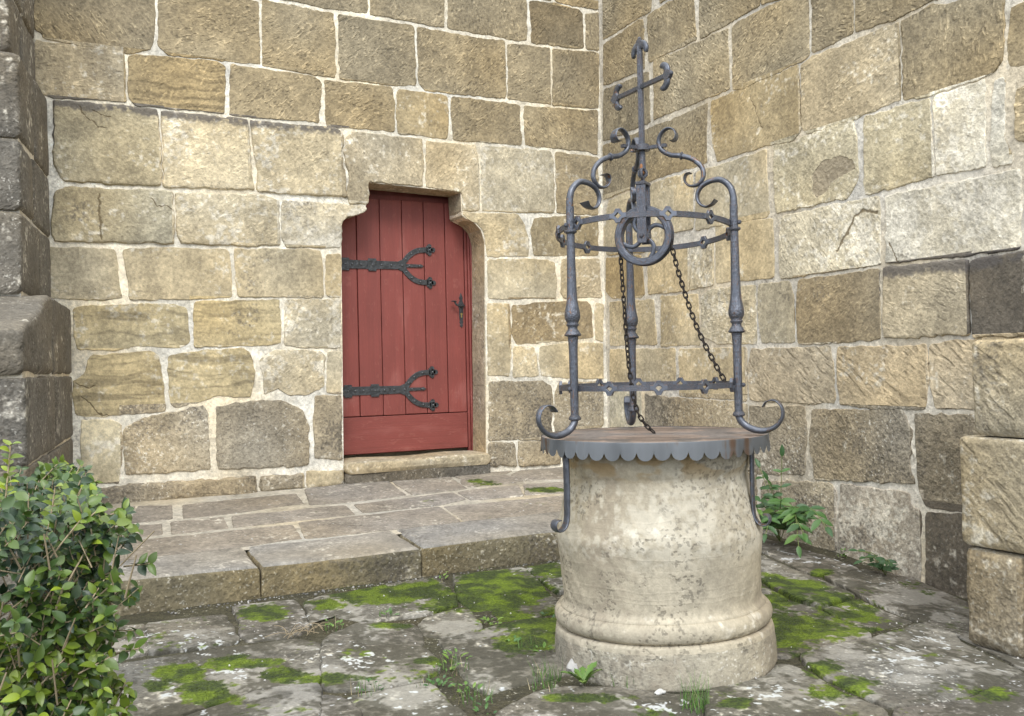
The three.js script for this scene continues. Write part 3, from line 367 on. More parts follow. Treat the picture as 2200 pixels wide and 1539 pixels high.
function splitRow(u0, u1, v0, v1, kind, list, wmin, wmax) { let u = u0; while (u < u1 - 0.1) { let w = rr(wmin, wmax); if (u1 - (u + w) < wmin * 0.7) w = u1 - u; const j = () => rr(-0.006, 0.006); list.push([kind, 0, [u + 0.01 + j(), v0 + 0.01 + j(), u + w - 0.01 + j(), v0 + 0.01 + j(), u + w - 0.01 + j(), v1 - 0.01 + j(), u + 0.01 + j(), v1 - 0.01 + j()]]); u += w; } }
function wallStones(group, list, atlas, dirBase, spread, cracks, hollow) {
  atlas.spread = spread;
  const mat = () => atlas.mat;
  for (const [kind, out, flat, c] of list) {
    const p = pairs(flat), st = STYLE[kind], us = p.map((e) => e[0]), vs = p.map((e) => e[1]), b = [Math.min(...us) - 0.02, Math.min(...vs) - 0.02, Math.max(...us) + 0.02, Math.max(...vs) + 0.02];
    const su = rr(0, 40), sv = rr(0, 40), dir = dirBase + rr(-0.5, 0.5) + (rnd() < 0.3 ? 1.4 : 0), gain = rr(0.95, 1.05);
    const crest = Math.round(out * 1e4) % 10 === 1 ? (u) => { u = Math.max(b[0] + 0.024, Math.min(b[2] - 0.024, u)); let t = -9; for (let i = 0; i < p.length; i++) { const a = p[i], c = p[(i + 1) % p.length]; if ((a[0] - u) * (c[0] - u) <= 0 && a[0] !== c[0]) t = Math.max(t, a[1] + (c[1] - a[1]) * (u - a[0]) / (c[0] - a[0])); } return t; } : null;
    atlas.fill(b[0], b[1], b[2], b[3], (u, v, o) => { sandstone(st, u, v, su, sv, dir, gain, o); const sm = 1 + 0.2 * (fbm(u * 1.7 + 70, v * 1.7, 4) - 0.5) + 0.12 * (fbm(u * 6 + 20, v * 3, 4) - 0.5); o[0] *= sm; o[1] *= sm; o[2] *= sm;
      if (crest) { const n = fbm(u * 9 + 3, v * 9, 4) * 0.6 + fbm(u * 60, v * 60 + 5, 2) * 0.4, m = sst(0.05, 0.015, crest(u) - v - 0.07 * (n - 0.35)) * 0.72 * sst(0.25, 0.45, n); o[0] += (84 - o[0]) * m; o[1] += (80 - o[1]) * m; o[2] += (78 - o[2]) * m; } });
  }
  for (const [f, w] of cracks) atlas.crack(f, w);
  if (hollow) { const p = pairs(hollow), c = centroid(p), inP = (x, y) => { let s = false; for (let i = 0, j = p.length - 1; i < p.length; j = i++) if ((p[i][1] > y) !== (p[j][1] > y) && x < (p[j][0] - p[i][0]) * (y - p[i][1]) / (p[j][1] - p[i][1]) + p[i][0]) s = !s; return s; }; // an eroded hollow
    atlas.edit(c[0] - 0.3, c[1] - 0.25, c[0] + 0.3, c[1] + 0.25, (u, v) => { const x = u + (fbm(u * 30, v * 30, 3) - 0.5) * 0.02, y = v + (fbm(u * 30 + 4, v * 30, 3) - 0.5) * 0.02; if (!inP(x, y)) return null; const n = fbm(u * 55, v * 55, 3); return [120 + 50 * n, 108 + 48 * n, 90 + 44 * n, 0.7, -0.3 + 0.5 * (n - 0.5)]; }); }
  atlas.mat = atlas.material(0.0095);
  for (const [kind, out, flat, c] of list) {
    const st = STYLE[kind], g = faceStone(grow(pairs(flat), atlas.spread), { lift: 0.0045 + out + rr(-0.001, 0.002), bevel: 0.0032 + out * 0.6, amp: 0.0024 * st.rough + 0.001, c, wob: 0.0065 + 0.003 * st.rough, uv: (u, v) => atlas.uv(u, v) });
    part('stone', g, mat(), group);
  }
}

// ---------------------------------------------------------------- the wall with the door (z = 0, facing +z)
const OPEN = [[-2.053, 0.3], [-2.033, 2.012], [-2.019, 2.052], [-1.984, 2.079], [-1.913, 2.098], [-1.871, 2.122], [-1.857, 2.166], [-1.844, 2.309], [-1.167, 2.286], [-1.164, 2.126], [-1.136, 2.104], [-1.072, 2.079], [-1.019, 2.029], [-0.992, 1.944], [-1.006, 0.9], [-1.021, 0.3]];
const doorWall = thing('stone_wall', 'pale sandstone block wall with white mortar around the red door', 'wall', 'walls of the building corner');
{
  const s = new THREE.Shape([[-5.4, -0.5], [-2.045, -0.5], ...OPEN, [-1.015, -0.5], [0.02, -0.5], [0.02, 6.5], [-5.4, 6.5]].map(([x, y]) => new THREE.Vector2(x, y)));
  const g = new THREE.ExtrudeGeometry(s, { depth: 0.21, bevelEnabled: false }); g.translate(0, 0, -0.2108);
  part('mortar', g, MORTAR, doorWall);
  part('wall_core', new THREE.BoxGeometry(6.2, 7, 0.5).translate(-2.3, 3, -0.62), STONE_WARM, doorWall);
  const list = DOOR_WALL_STONES.slice();
  splitRow(-3.82, -2.48, 3.42, 3.8, 'T', list, 0.35, 0.7); splitRow(-3.82, 0, 3.81, 4.17, 'T', list, 0.35, 0.75);
  wallStones(doorWall, list, new Atlas(-3.95, 0.2, 0.05, 4.2, 1536, 1536), 0.5, 0.004, DOOR_WALL_CRACKS);
  // reveal stones: right jamb, right corbel, lintel, left corbel and jamb
  const rev = (pts, off, kind) => { // pts along the opening, off = outward side
    const o = pts.map((p, i) => { const a = pts[Math.max(0, i - 1)], b = pts[Math.min(pts.length - 1, i + 1)], dx = b[0] - a[0], dy = b[1] - a[1], L = Math.hypot(dx, dy); return [p[0] - dy / L * off, p[1] + dx / L * off]; });
    const sh = new THREE.Shape([...pts, ...o.reverse()].map(([x, y]) => new THREE.Vector2(x, y)));
    const g = new THREE.ExtrudeGeometry(sh, { depth: 0.205, bevelEnabled: true, bevelSize: 0.002, bevelThickness: 0.002, bevelSegments: 1, steps: 6 }); g.translate(0, 0, -0.213);
    const P = g.attributes.position; for (let i = 0; i < P.count; i++) { const y = P.getY(i), z = P.getZ(i); P.setX(i, P.getX(i) + (fbm(y * 9, z * 9 + 4, 3) - 0.5) * 0.006); P.setY(i, y + (fbm(P.getX(i) * 9, z * 9, 3) - 0.5) * 0.004); }
    g.computeVertexNormals(); part('jamb_stone', g, kind, doorWall);
  };
  const lerpJ = (y) => [-0.992 - 0.029 * (1.944 - y) / 1.644, y];
  rev([lerpJ(0.46), lerpJ(0.7), lerpJ(0.93)], -0.02, STONE_WARM); rev([lerpJ(0.937), lerpJ(1.2), lerpJ(1.52)], -0.02, STONE_WARM); rev([lerpJ(1.527), lerpJ(1.75), lerpJ(1.94), [-1.006, 1.99], [-1.022, 2.03], [-1.07, 2.077], [-1.12, 2.1]], -0.02, STONE_WARM);
  rev([[-1.155, 2.112], [-1.166, 2.16], [-1.168, 2.284]], -0.02, STONE_WARM); rev([[-1.172, 2.287], [-1.5, 2.298], [-1.842, 2.308]], -0.02, STONE_WARM); rev([[-1.846, 2.305], [-1.857, 2.166], [-1.871, 2.122]], -0.02, STONE_WARM);
  rev([[-1.875, 2.118], [-1.913, 2.098], [-1.984, 2.079], [-2.019, 2.052], [-2.033, 2.005]], -0.02, STONE_WARM); rev([[-2.034, 1.998], [-2.045, 1.2], [-2.051, 0.46]], -0.02, STONE_WARM);
  const t = blockStone([[-2.05, -0.215], [-1.01, -0.215], [-1.005, 0.055], [-2.056, 0.062]], 0.383, (x, z) => 0.464 - 0.05 * Math.max(0, z + 0.05) + 0.004 * Math.sin(x * 9), { bevel: 0.022, amp: 0.004, rows: 4 });
  part('threshold', t, STONE_WARM, doorWall);
  part('threshold', blockStone([[-2.05, -0.2], [-1.01, -0.2], [-1.0, 0.045], [-2.05, 0.045]], 0.27, 0.386, { bevel: 0.01, rows: 3 }), STONE_GREY, doorWall);
}

// ---------------------------------------------------------------- the side wall (x = 0, facing -x); its local x runs along world z
const sideWall = thing('stone_wall', 'weathered sandstone block wall behind the well, without a door', 'wall', 'walls of the building corner');
sideWall.rotation.y = -Math.PI / 2;
{
  const g = new THREE.BoxGeometry(7.0, 7, 0.3).translate(3.5 - 0.2, 3, -0.1508); // u from -0.2 to 6.8
  const P = g.attributes.position, U = g.attributes.uv; for (let i = 0; i < P.count; i++) U.setXY(i, P.getX(i), P.getY(i));
  part('mortar', g, MORTAR2, sideWall);
  part('wall_core', new THREE.BoxGeometry(7.4, 7, 0.5).translate(3.3, 3, -0.56), STONE_WARM, sideWall);
  const list = SIDE_WALL_STONES.slice();
  splitRow(0.02, 2.0, 3.86, 4.17, 'T', list, 0.35, 0.7); splitRow(1.32, 3.66, 3.47, 3.85, 'T', list, 0.4, 0.7); splitRow(2.0, 3.66, 3.86, 4.17, 'T', list, 0.35, 0.7); splitRow(1.9, 3.66, 3.14, 3.46, 'K', list, 0.4, 0.7); splitRow(2.75, 3.7, 2.76, 3.12, 'K', list, 0.35, 0.5);
  wallStones(sideWall, list.filter((e) => Math.max(...e[2].filter((_, i) => i % 2 === 0)) < 3.95), new Atlas(-0.45, -0.25, 3.95, 4.2, 1536, 1536), -0.55, 0.005, SIDE_WALL_CRACKS, SIDE_WALL_HOLLOW);
  const far = []; for (let v = 0, r = 0; v < 4; v += 0.38, r++) splitRow(3.98 + (r % 2) * 0.12, 6.6, v, v + 0.375, 'E', far, 0.4, 0.75);
  for (const [, , f] of far) part('stone', faceStone(pairs(f), { lift: 0.004, uv: (u, v) => [u, v] }), STONE_WARM, sideWall);
}

// ---------------------------------------------------------------- buttresses
{
  const b = thing('buttress', 'dark weathered stepped buttress at the end of the door wall, behind the hedge', 'buttress');
  b.position.set(-3.9, 0, 0);
  const X = 3.9, e1 = (z) => X - 3.66 - 0.135 * z, e2 = (z) => X - 3.757 - 0.155 * z, e3 = (z) => X - 3.82 - 0.15 * z, L = -1.3;
  const box = (edge, z0, z1, y0, y1, opt, x0 = L, mat = STONE_GREY) => part('stone', blockStone([[x0, z0], [edge(z0), z0], [edge(z1), z1], [x0, z1]], y0, y1, opt), mat, b);
  const core = (edge, z1, y0, y1) => { const s = new THREE.Shape([[L + 0.02, -0.004], [edge(0.01) - 0.012, -0.01], [edge(z1) - 0.012, -z1 + 0.012], [L + 0.02, -z1 + 0.012]].map(([x, z]) => new THREE.Vector2(x, z))); const g = new THREE.ExtrudeGeometry(s, { depth: y1 - y0, bevelEnabled: false }); g.rotateX(-Math.PI / 2); g.translate(0, y0, 0); part('mortar', g, MORTAR2, b); };
  const lo = [-0.1, 0.33, 0.71, 1.07];
  for (let k = 0; k < 3; k++) { const s = [0.8, 1.0, 0.9][k]; box(e1, 0.012, s - 0.006, lo[k] + 0.006, lo[k + 1] - 0.004, {}, L); box(e1, s + 0.006, 1.9, lo[k] + 0.006, lo[k + 1] - 0.004, { amp: 0.012 }, -0.13); box(() => -0.142, s + 0.006, 1.9, lo[k] + 0.006, lo[k + 1] - 0.004, {}, L); }
  box(e1, 0.012, 0.9, 1.076, 1.455, {}); box(e1, 0.91, 1.905, 1.076, (x, z) => 1.455 - 0.22 * Math.max(0, z - 1.0), { bevel: 0.02, amp: 0.014 });
  core(e1, 1.88, -0.1, 1.2);
  const mi = [1.457, 1.855, 2.2, 2.64];
  for (let k = 0; k < 3; k++) { const s = [0.45, 0.6, 0.5][k], top = k === 2 ? (x, z) => 2.66 - 0.05 * z : mi[k + 1] - 0.004; box(e2, 0.012, s - 0.005, mi[k] + 0.006, top, {}); box(e2, s + 0.005, 1.0, mi[k] + 0.006, top, { amp: 0.012, bevel: 0.022 }); }
  core(e2, 0.98, 1.3, 2.5);
  const up = [2.64, 2.98, 3.4, 3.85, 4.3];
  for (let k = 0; k < 4; k++) { const s = [0.5, 0.4, 0.55, 0.4][k]; box(e3, 0.012, s - 0.005, up[k] + 0.004, up[k + 1] - 0.004, {}); box(e3, s + 0.005, 0.9, up[k] + 0.004, up[k + 1] - 0.004, { amp: 0.01, bevel: 0.02 }); }
  core(e3, 0.88, 2.5, 4.25);

  const c = thing('buttress', 'low pale buttress of big tooled blocks against the side wall, right of the paving', 'buttress');
  c.position.set(-0.35, 0, 4.2);
  const blk = (x0, z0, z1, y0, y1, opt, mat = STONE_PALE) => part('stone', blockStone([[x0 + 0.35, z0 - 4.2], [0.345, z0 - 4.2], [0.345, z1 - 4.2], [x0 + 0.35, z1 - 4.2]], y0, y1, { amp: 0.008, bevel: 0.016, step: 0.05, rows: 9, ...opt }), mat, c);
  blk(-0.69, 3.597, 3.835, -0.06, 0.328, { bevel: 0.03, amp: 0.012 }, STONE_MID); blk(-0.69, 3.845, 4.4, -0.1, 0.328, { bevel: 0.025 }, STONE_MID); blk(-0.69, 4.41, 5.2, -0.1, 0.328, {}, STONE_GREY);
  blk(-0.695, 3.588, 4.25, 0.334, 0.753, {}); blk(-0.69, 4.26, 5.2, 0.334, 0.753, {});
  blk(-0.69, 3.645, 4.1, 0.759, (x) => 1.122 + 0.02 * (x + 0.35), { bevel: 0.02 }); blk(-0.69, 4.11, 5.18, 0.759, 1.12, {});
  blk(-0.5, 3.722, 5.1, 1.128, (x) => 1.46 + 0.1 * (x + 0.1), { bevel: 0.03 }, STONE_GREY);
  part('mortar', new THREE.BoxGeometry(0.6, 1.15, 1.5).translate(0.04, 0.5, 0.22), MORTAR2, c);
}

// ---------------------------------------------------------------- ground, terrace, paving
const inside = (E, x, z) => { let m = 0; for (const [cx, cz, ax, az, bx, bz] of E) { const dx = x - cx, dz = z - cz; if (dx * dx + dz * dz > 2.6 * (ax * ax + az * az + bx * bx + bz * bz)) continue; const D = ax * bz - az * bx, p = (dx * bz - dz * bx) / D, q = (ax * dz - az * dx) / D, r = Math.hypot(p, q); if (r < 1.6) m = Math.max(m, 1.25 - r); } return m; };
const mossAt = (x, z) => { const e = inside(MOSS, x, z); if (e <= 0 && z > 4.4) return 0; const f = 0.6 * fbm(x * 7 + 2, z * 7, 4) + 0.4 * fbm(x * 45, z * 45 + 8, 3); return 0.9 * sst(0.4, 0.56, e * 0.55 + f * 1.15 - 0.34 - (z < 1.45 ? 0.1 : 0)); };
const PAVE = new Atlas(-4.0, -0.1, 0.0, 4.3, 1408, 1536);
{
  const soft = { c: [110, 106, 97], tool: 0.2, white: 0.08, grey: 0.5, speck: 0.7, rough: 1.6 }, ter = { c: [141, 133, 122], tool: 0.35, white: 0.05, grey: 0.3, speck: 0.35, rough: 0.8 };
  PAVE.fill(-4.0, -0.1, 0.0, 4.3, (x, z, o) => {
    const terr = z < 1.45; sandstone(terr ? ter : soft, x, z, 60, 11, 0.1, 1, o);
    if (!terr) { const w = fbm(x * 7 + 3, z * 7 + 19, 4), k = sst(0.5, 0.62, w) * 0.5, dk = sst(0.47, 0.6, 0.6 * fbm(x * 5 + 50, z * 5 + 3, 5) + 0.4 * fbm(x * 38, z * 38 + 3, 3)) * 0.62; for (let q = 0; q < 3; q++) { o[q] += ([178, 174, 166][q] - o[q]) * k; o[q] += ([58, 55, 44][q] - o[q]) * dk; } }
    // pale lichen rosettes
    const zone = 0.12 + inside(LICHEN, x, z), n = vn(x * 30 + 5 + 0.3 * vn(x * 90, z * 90), z * 30) * 0.68 + vn(x * 110, z * 110 + 3) * 0.32, t = terr ? 0.87 : 0.86 - 0.19 * Math.min(1, zone), m = sst(t, t + 0.05, n) * 0.85;
    for (let q = 0; q < 3; q++) o[q] += ([200, 203, 204][q] - o[q]) * m; o[3] += 0.12 * m;
    // moss
    const s = mossAt(x, z);
    if (s > 0) { const a = vn(x * 150, z * 150), d = fbm(x * 14 + 60, z * 14, 3), v = sst(0.35, 0.65, d), R = 48 + 40 * v + 38 * (a - 0.5), G = 62 + 46 * v + 42 * (a - 0.5), B = 12 + 10 * a; o[0] += (R - o[0]) * s; o[1] += (G - o[1]) * s; o[2] += (B - o[2]) * s; o[3] += s * (0.12 + 0.5 * (a - 0.5)); }
  });
}
const PAVEM = PAVE.material(0.008, { vertexColors: true });
function tint(g, k) { const n = g.attributes.position.count, c = new Float32Array(n * 3); for (let i = 0; i < n; i++) { c[i * 3] = k[0]; c[i * 3 + 1] = k[1]; c[i * 3 + 2] = k[2]; } g.setAttribute('color', new THREE.BufferAttribute(c, 3)); return g; }
const SOIL = tileMat({ c: [66, 62, 44], tool: 0, white: 0.0, grey: 0.4, speck: 0.6, rough: 2.2 }, 1.5, 512, 0.02);
{
  // bare earth under and far beyond the paving
  const cs = (a, b, n) => Array.from({ length: n + 1 }, (_, i) => a + (b - a) * i / n), xs = [-60, -30, -14, ...cs(-6, 0.2, 62), 6, 20, 60], zs = [-60, -20, -1, ...cs(1.5, 6.5, 50), 9, 14, 24, 40, 70];
  const P = [], U = [], I = []; for (const z of zs) for (const x of xs) { const k = gY(Math.max(-6, Math.min(0, x)), Math.max(1.6, Math.min(8, z))); P.push(x, k - 0.011 + (fbm(x * 5, z * 5, 3) - 0.5) * 0.012, z); U.push(x, z); }
  const n = xs.length; for (let j = 0; j < zs.length - 1; j++) for (let i = 0; i < n - 1; i++) { const a = j * n + i; I.push(a, a + n, a + n + 1, a, a + n + 1, a + 1); }
  const g = new THREE.BufferGeometry(); g.setAttribute('position', new THREE.Float32BufferAttribute(P, 3)); g.setAttribute('uv', new THREE.Float32BufferAttribute(U, 2)); g.setIndex(I); g.computeVertexNormals();
  const m = part('ground', g, SOIL, scene); tag(m, 'dark mossy earth showing between the paving stones', 'ground', null, 'structure'); used.ground = 0;
}
const yard = thing('paving', 'uneven mossy stone paving around the foot of the well', 'paving', null, 'structure');
for (const f of YARD_STONES) {
  const p = grow(pairs(f).map(([x, z]) => [x, -z]), 0.0075), lift = rr(-0.002, 0.008), w = rr(0.94, 1.05);
  part('paving_stone', tint(faceStone(p, { lift, back: -0.05, bevel: 0.009, amp: 0.006, step: 0.035, wob: 0.008, rc: 0.03, freq: 5, tilt: 0.012, uv: (u, v) => PAVE.uv(u, -v), map3: (u, v, s) => [u, gY(u, -v) + s, -v] }), [w, w * rr(0.985, 1.01), w * rr(0.97, 1.02)]), PAVEM, yard);
}
const terrace = thing('terrace', 'low flagged terrace with rounded kerb stones in front of the door', 'terrace', null, 'structure');
{
  const P = new THREE.PlaneGeometry(6.2, 1.46, 40, 12); P.rotateX(-Math.PI / 2); P.translate(-2.9, 0, 0.64); const A = P.attributes.position, U = P.attributes.uv; for (let i = 0; i < A.count; i++) { A.setY(i, tY(A.getZ(i)) - 0.004 + (fbm(A.getX(i) * 8, A.getZ(i) * 8, 3) - 0.5) * 0.006); U.setXY(i, A.getX(i), A.getZ(i)); } P.computeVertexNormals();
  part('mortar_bed', P, BED, terrace);
  const backZ = (x) => x < -2.97 ? 1.32 + (-2.97 - x) * 0.06 : 1.285 + Math.max(0, -2.1 - x) * 0.035;
  for (const f of TERRACE_STONES) { const p = pairs(f).map(([x, z]) => [Math.min(x, -0.006), -Math.min(backZ(x) - 0.014, Math.max(z, 0.004))]), w = rr(0.9, 1.08); if (Math.abs(area(p)) < 0.004) continue; p.splice(0, p.length, ...grow(p, 0.003));
    part('paving_stone', tint(faceStone(p, { lift: rr(0.0, 0.003), back: -0.04, bevel: 0.0045, amp: 0.003, step: 0.03, wob: 0.004, uv: (u, v) => PAVE.uv(u, -v), map3: (u, v, s) => [u, tY(-v) + s, -v] }), [w, w, w]), PAVEM, terrace); }
  const kerb = (x0, x1) => { const g = blockStone([[x0, backZ(x0)], [x1, backZ(x1 - 0.001)], [x1, 1.68], [x0, 1.68]], -0.03, (x, z) => tY(z) + 0.004 + 0.006 * Math.sin(x * 3), { bevel: 0.026, amp: 0.008, step: 0.04, rows: 5, wob: 0.005, rc: 0.008, split: true }); part('kerb_stone', g, KERB, terrace); };
  const KERB = [tileMat({ c: [116, 106, 82], tool: 0.25, white: 0.06, grey: 0.5, speck: 0.5, rough: 1.7 }, 1.9, 640, 0.01), tileMat({ c: [140, 134, 124], tool: 0.2, white: 0.12, grey: 0.25, speck: 0.4, rough: 1 }, 1.7, 512, 0.006)]; // algae on the risers, bare worn treads
  kerb(-5.6, -4.2); kerb(-4.194, -2.972); kerb(-2.967, -2.186); kerb(-2.181, -0.9); kerb(-0.894, -0.01);
}
// ---------------------------------------------------------------- the door
function noisyTile(px, size, fn, bump, extra) { const A = new Atlas(0, 0, size, size, px, px); A.fill(0, 0, size, size, fn); const m = A.material(bump, extra); for (const t of [m.map, m.bumpMap]) { t.wrapS = t.wrapT = THREE.MirroredRepeatWrapping; t.repeat.set(1 / size, 1 / size); } return m; }
const RED = noisyTile(1024, 1.2, (u, v, o) => { const g = fbm(u * 150, v * 4, 3), b = fbm(u * 5, v * 3, 4), f = vn(u * 500, v * 60), sc = sst(0.74, 0.82, vn(u * 60 + 4, v * 22) * 0.6 + 0.4 * vn(u * 160, v * 70)), l = 1 + 0.2 * (b - 0.5) + 0.09 * (g - 0.5) + 0.05 * (f - 0.5) + 0.05 * sc; const w = sst(0.55, 0.7, 0.5 * b + 0.5 * fbm(u * 12 + 8, v * 5, 3)); o[0] = (134 + 8 * w) * l; o[1] = (68 + 12 * w + 6 * sc) * l; o[2] = (61 + 12 * w + 5 * sc) * l; o[3] = 0.5 + 0.4 * (g - 0.5) + 0.2 * (f - 0.5); }, 0.0016, { roughness: 0.55 });
const IRON_BLACK = noisyTile(512, 0.4, (u, v, o) => { const a = fbm(u * 60, v * 60, 3), l = 1 + 0.5 * (a - 0.5); o[0] = 74 * l; o[1] = 76 * l; o[2] = 78 * l; o[3] = a; }, 0.003, { roughness: 0.46, metalness: 0.5 });
const STUD = new THREE.MeshStandardMaterial({ color: new THREE.Color().setRGB(0.12, 0.125, 0.13), metalness: 0.6, roughness: 0.35 });
const BRASS = new THREE.MeshStandardMaterial({ color: new THREE.Color().setRGB(0.55, 0.42, 0.16), metalness: 0.9, roughness: 0.35 });
function uvXY(g, rot) { const P = g.attributes.position, U = g.attributes.uv; for (let i = 0; i < P.count; i++) rot ? U.setXY(i, P.getY(i), P.getX(i)) : U.setXY(i, P.getX(i), P.getY(i)); return g; }
const clean = (g) => { const h = g.index ? g.toNonIndexed() : g.clone(); for (const k of Object.keys(h.attributes)) if (!['position', 'normal', 'uv'].includes(k)) h.deleteAttribute(k); return h; };
const merge = (l) => mergeGeometries(l.map(clean));
const extr = (pts, depth, bevel = 0.0015) => new THREE.ExtrudeGeometry(new THREE.Shape(pts.map(([x, y]) => new THREE.Vector2(x, y))), { depth, bevelEnabled: true, bevelSize: bevel, bevelThickness: bevel, bevelSegments: 2, curveSegments: 10 });
function ribbon(pts, w, depth) { const c = new THREE.CatmullRomCurve3(pts.map(([x, y]) => new THREE.Vector3(x, y, 0))), n = pts.length * 5, a = [], b = []; for (let i = 0; i <= n; i++) { const p = c.getPointAt(i / n), t = c.getTangentAt(i / n), k = (typeof w === 'function' ? w(i / n) : w) / 2; a.push([p.x - t.y * k, p.y + t.x * k]); b.push([p.x + t.y * k, p.y - t.x * k]); } return extr([...b, ...a.reverse()], depth); }
const disc = (x, y, r, depth, z = 0) => { const g = new THREE.CylinderGeometry(r * 0.92, r, depth, 18); g.rotateX(Math.PI / 2); g.translate(x, y, z + depth / 2); return g; };
{
  const d = thing('wooden_door', 'red boarded wooden door with black strap hinges in the stone wall', 'door');
  d.position.set(-1.52, 0.47, -0.28); const OX = 1.52, OY = -0.47, F = 0.05; // F: face of the boards in front of the group origin
  const xs = [-2.02, -1.855, -1.687, -1.522, -1.358, -1.196, -1.05];
  for (let i = 0; i < 6; i++) { const w = xs[i + 1] - xs[i] - 0.005, g = new RoundedBoxGeometry(w, 1.50, 0.034, 3, 0.0045); g.translate((xs[i] + xs[i + 1]) / 2 + OX, 1.494 + OY + rr(-0.001, 0.001), F - 0.017 + rr(-0.0015, 0.0015)); g.rotateY(rr(-0.002, 0.002)); uvXY(g); part('plank', g, RED, d); }
  const rail = new RoundedBoxGeometry(0.966, 0.252, 0.036, 3, 0.004); rail.translate(-1.535 + OX, 0.612 + OY, F - 0.0165); part('bottom_rail', uvXY(rail, true), RED, d);
  part('backing', uvXY(new THREE.BoxGeometry(0.98, 1.8, 0.02).translate(-1.535 + OX, 1.38 + OY, F - 0.046)), RED, d);
  const fr = merge([new RoundedBoxGeometry(0.02, 1.9, 0.04, 2, 0.005).translate(-1.032 + OX, 1.4 + OY, F - 0.03), new RoundedBoxGeometry(0.016, 1.9, 0.045, 2, 0.006).translate(-1.012 + OX, 1.4 + OY, F - 0.02), new RoundedBoxGeometry(0.06, 1.9, 0.05, 2, 0.006).translate(-0.973 + OX, 1.4 + OY, F - 0.012)]);
  part('frame', uvXY(fr), RED, d);
  part('frame', uvXY(new RoundedBoxGeometry(1.1, 0.12, 0.04, 2, 0.006).translate(-1.52 + OX, 2.312 + OY, F - 0.085)), RED, d);
  for (const cy of [1.786, 0.918]) {
    const m = part('strap_hinge', (() => {
      const L = []; const T = 0.006;
      L.push(extr([[-1.985, -0.029], [-1.55, -0.026], [-1.55, 0.026], [-1.985, 0.029]], T));
      for (const [a, b] of [[-1.965, -1.915], [-1.775, -1.722]]) L.push(extr([[a, -0.042], [b, -0.042], [b, -0.03], [b + 0.006, -0.03], [b + 0.006, 0.03], [b, 0.03], [b, 0.042], [a, 0.042], [a, 0.03], [a - 0.006, 0.03], [a - 0.006, -0.03], [a, -0.03]], T + 0.003));
      L.push(extr([[-1.555, -0.028], [-1.535, -0.037], [-1.5, -0.02], [-1.5, 0.02], [-1.535, 0.037], [-1.555, 0.028]], T + 0.001));
      for (const s of [1, -1]) { L.push(ribbon([[-1.525, 0.012 * s], [-1.5, 0.045 * s], [-1.46, 0.084 * s], [-1.41, 0.109 * s], [-1.335, 0.117 * s]], 0.034, T)); L.push(extr([[-1.343, 0.117 * s - 0.026], [-1.334, 0.117 * s - 0.026], [-1.334, 0.117 * s + 0.026], [-1.343, 0.117 * s + 0.026]], T)); for (const [x, y, r] of [[-1.32, 0.03, 0.017], [-1.32, -0.03, 0.017], [-1.293, 0, 0.018], [-1.316, 0, 0.022]]) L.push(disc(x, 0.117 * s + y * 0.85, r, T + 0.002)); }
      L.push(extr([[-1.51, -0.011], [-1.39, -0.009], [-1.39, -0.013], [-1.368, 0], [-1.39, 0.013], [-1.39, 0.009], [-1.51, 0.011]], T));
      const g = merge(L); g.translate(OX, cy + OY, F + 0.0005); return uvXY(g);
    })(), IRON_BLACK, d);
    const S = new THREE.SphereGeometry(0.0075, 12, 8); S.scale(1, 1, 0.75);
    const at = [[-1.972, 0], [-1.94, 0], [-1.89, 0], [-1.83, 0], [-1.748, 0], [-1.68, 0], [-1.61, 0], [-1.53, 0], [-1.475, 0], [-1.4, 0]]; for (const s of [1, -1]) at.push([-1.5, 0.045 * s], [-1.458, 0.085 * s], [-1.395, 0.112 * s], [-1.318, 0.117 * s]);
    for (const [x, y] of at) { const k = part('stud', S, STUD, m); k.position.set(x + OX, y + cy + OY, F + 0.009); }
  }
  const h = part('handle_plate', (() => { const X = -1.083, p = [], Y = [1.354, 1.366, 1.376, 1.388, 1.4, 1.42, 1.48, 1.5, 1.52, 1.535, 1.55, 1.565, 1.58, 1.596], w = [0.002, 0.011, 0.006, 0.013, 0.009, 0.0135, 0.0135, 0.02, 0.02, 0.0135, 0.008, 0.013, 0.006, 0.002]; Y.forEach((y, i) => p.push([X + w[i], y])); for (let i = Y.length - 1; i >= 0; i--) p.push([X - w[i], Y[i]]); const g = extr(p, 0.004); g.translate(OX, OY, F + 0.0005); return uvXY(g); })(), IRON_BLACK, d);
  const lev = new THREE.TubeGeometry(new THREE.CatmullRomCurve3([[-1.083, 1.507, 0], [-1.083, 1.507, 0.035], [-1.1, 1.505, 0.046], [-1.13, 1.508, 0.047], [-1.146, 1.522, 0.046], [-1.15, 1.533, 0.046]].map(([x, y, z]) => new THREE.Vector3(x + OX, y + OY, z + F + 0.003))), 24, 0.0075, 10);
  part('lever', merge([lev, new THREE.SphereGeometry(0.016, 14, 10).scale(1.5, 0.32, 0.8).translate(-1.158 + OX, 1.537 + OY, F + 0.049), disc(-1.083 + OX, 1.507 + OY, 0.013, 0.02, F + 0.003), disc(-1.062 + OX, 1.51 + OY, 0.006, 0.016, F)]), IRON_BLACK, h);
  part('lock_cylinder', merge([disc(-1.083 + OX, 1.448 + OY, 0.0085, 0.008, F + 0.001), new THREE.BoxGeometry(0.009, 0.022, 0.007).translate(-1.083 + OX, 1.434 + OY, F + 0.0045)]), BRASS, h);
}

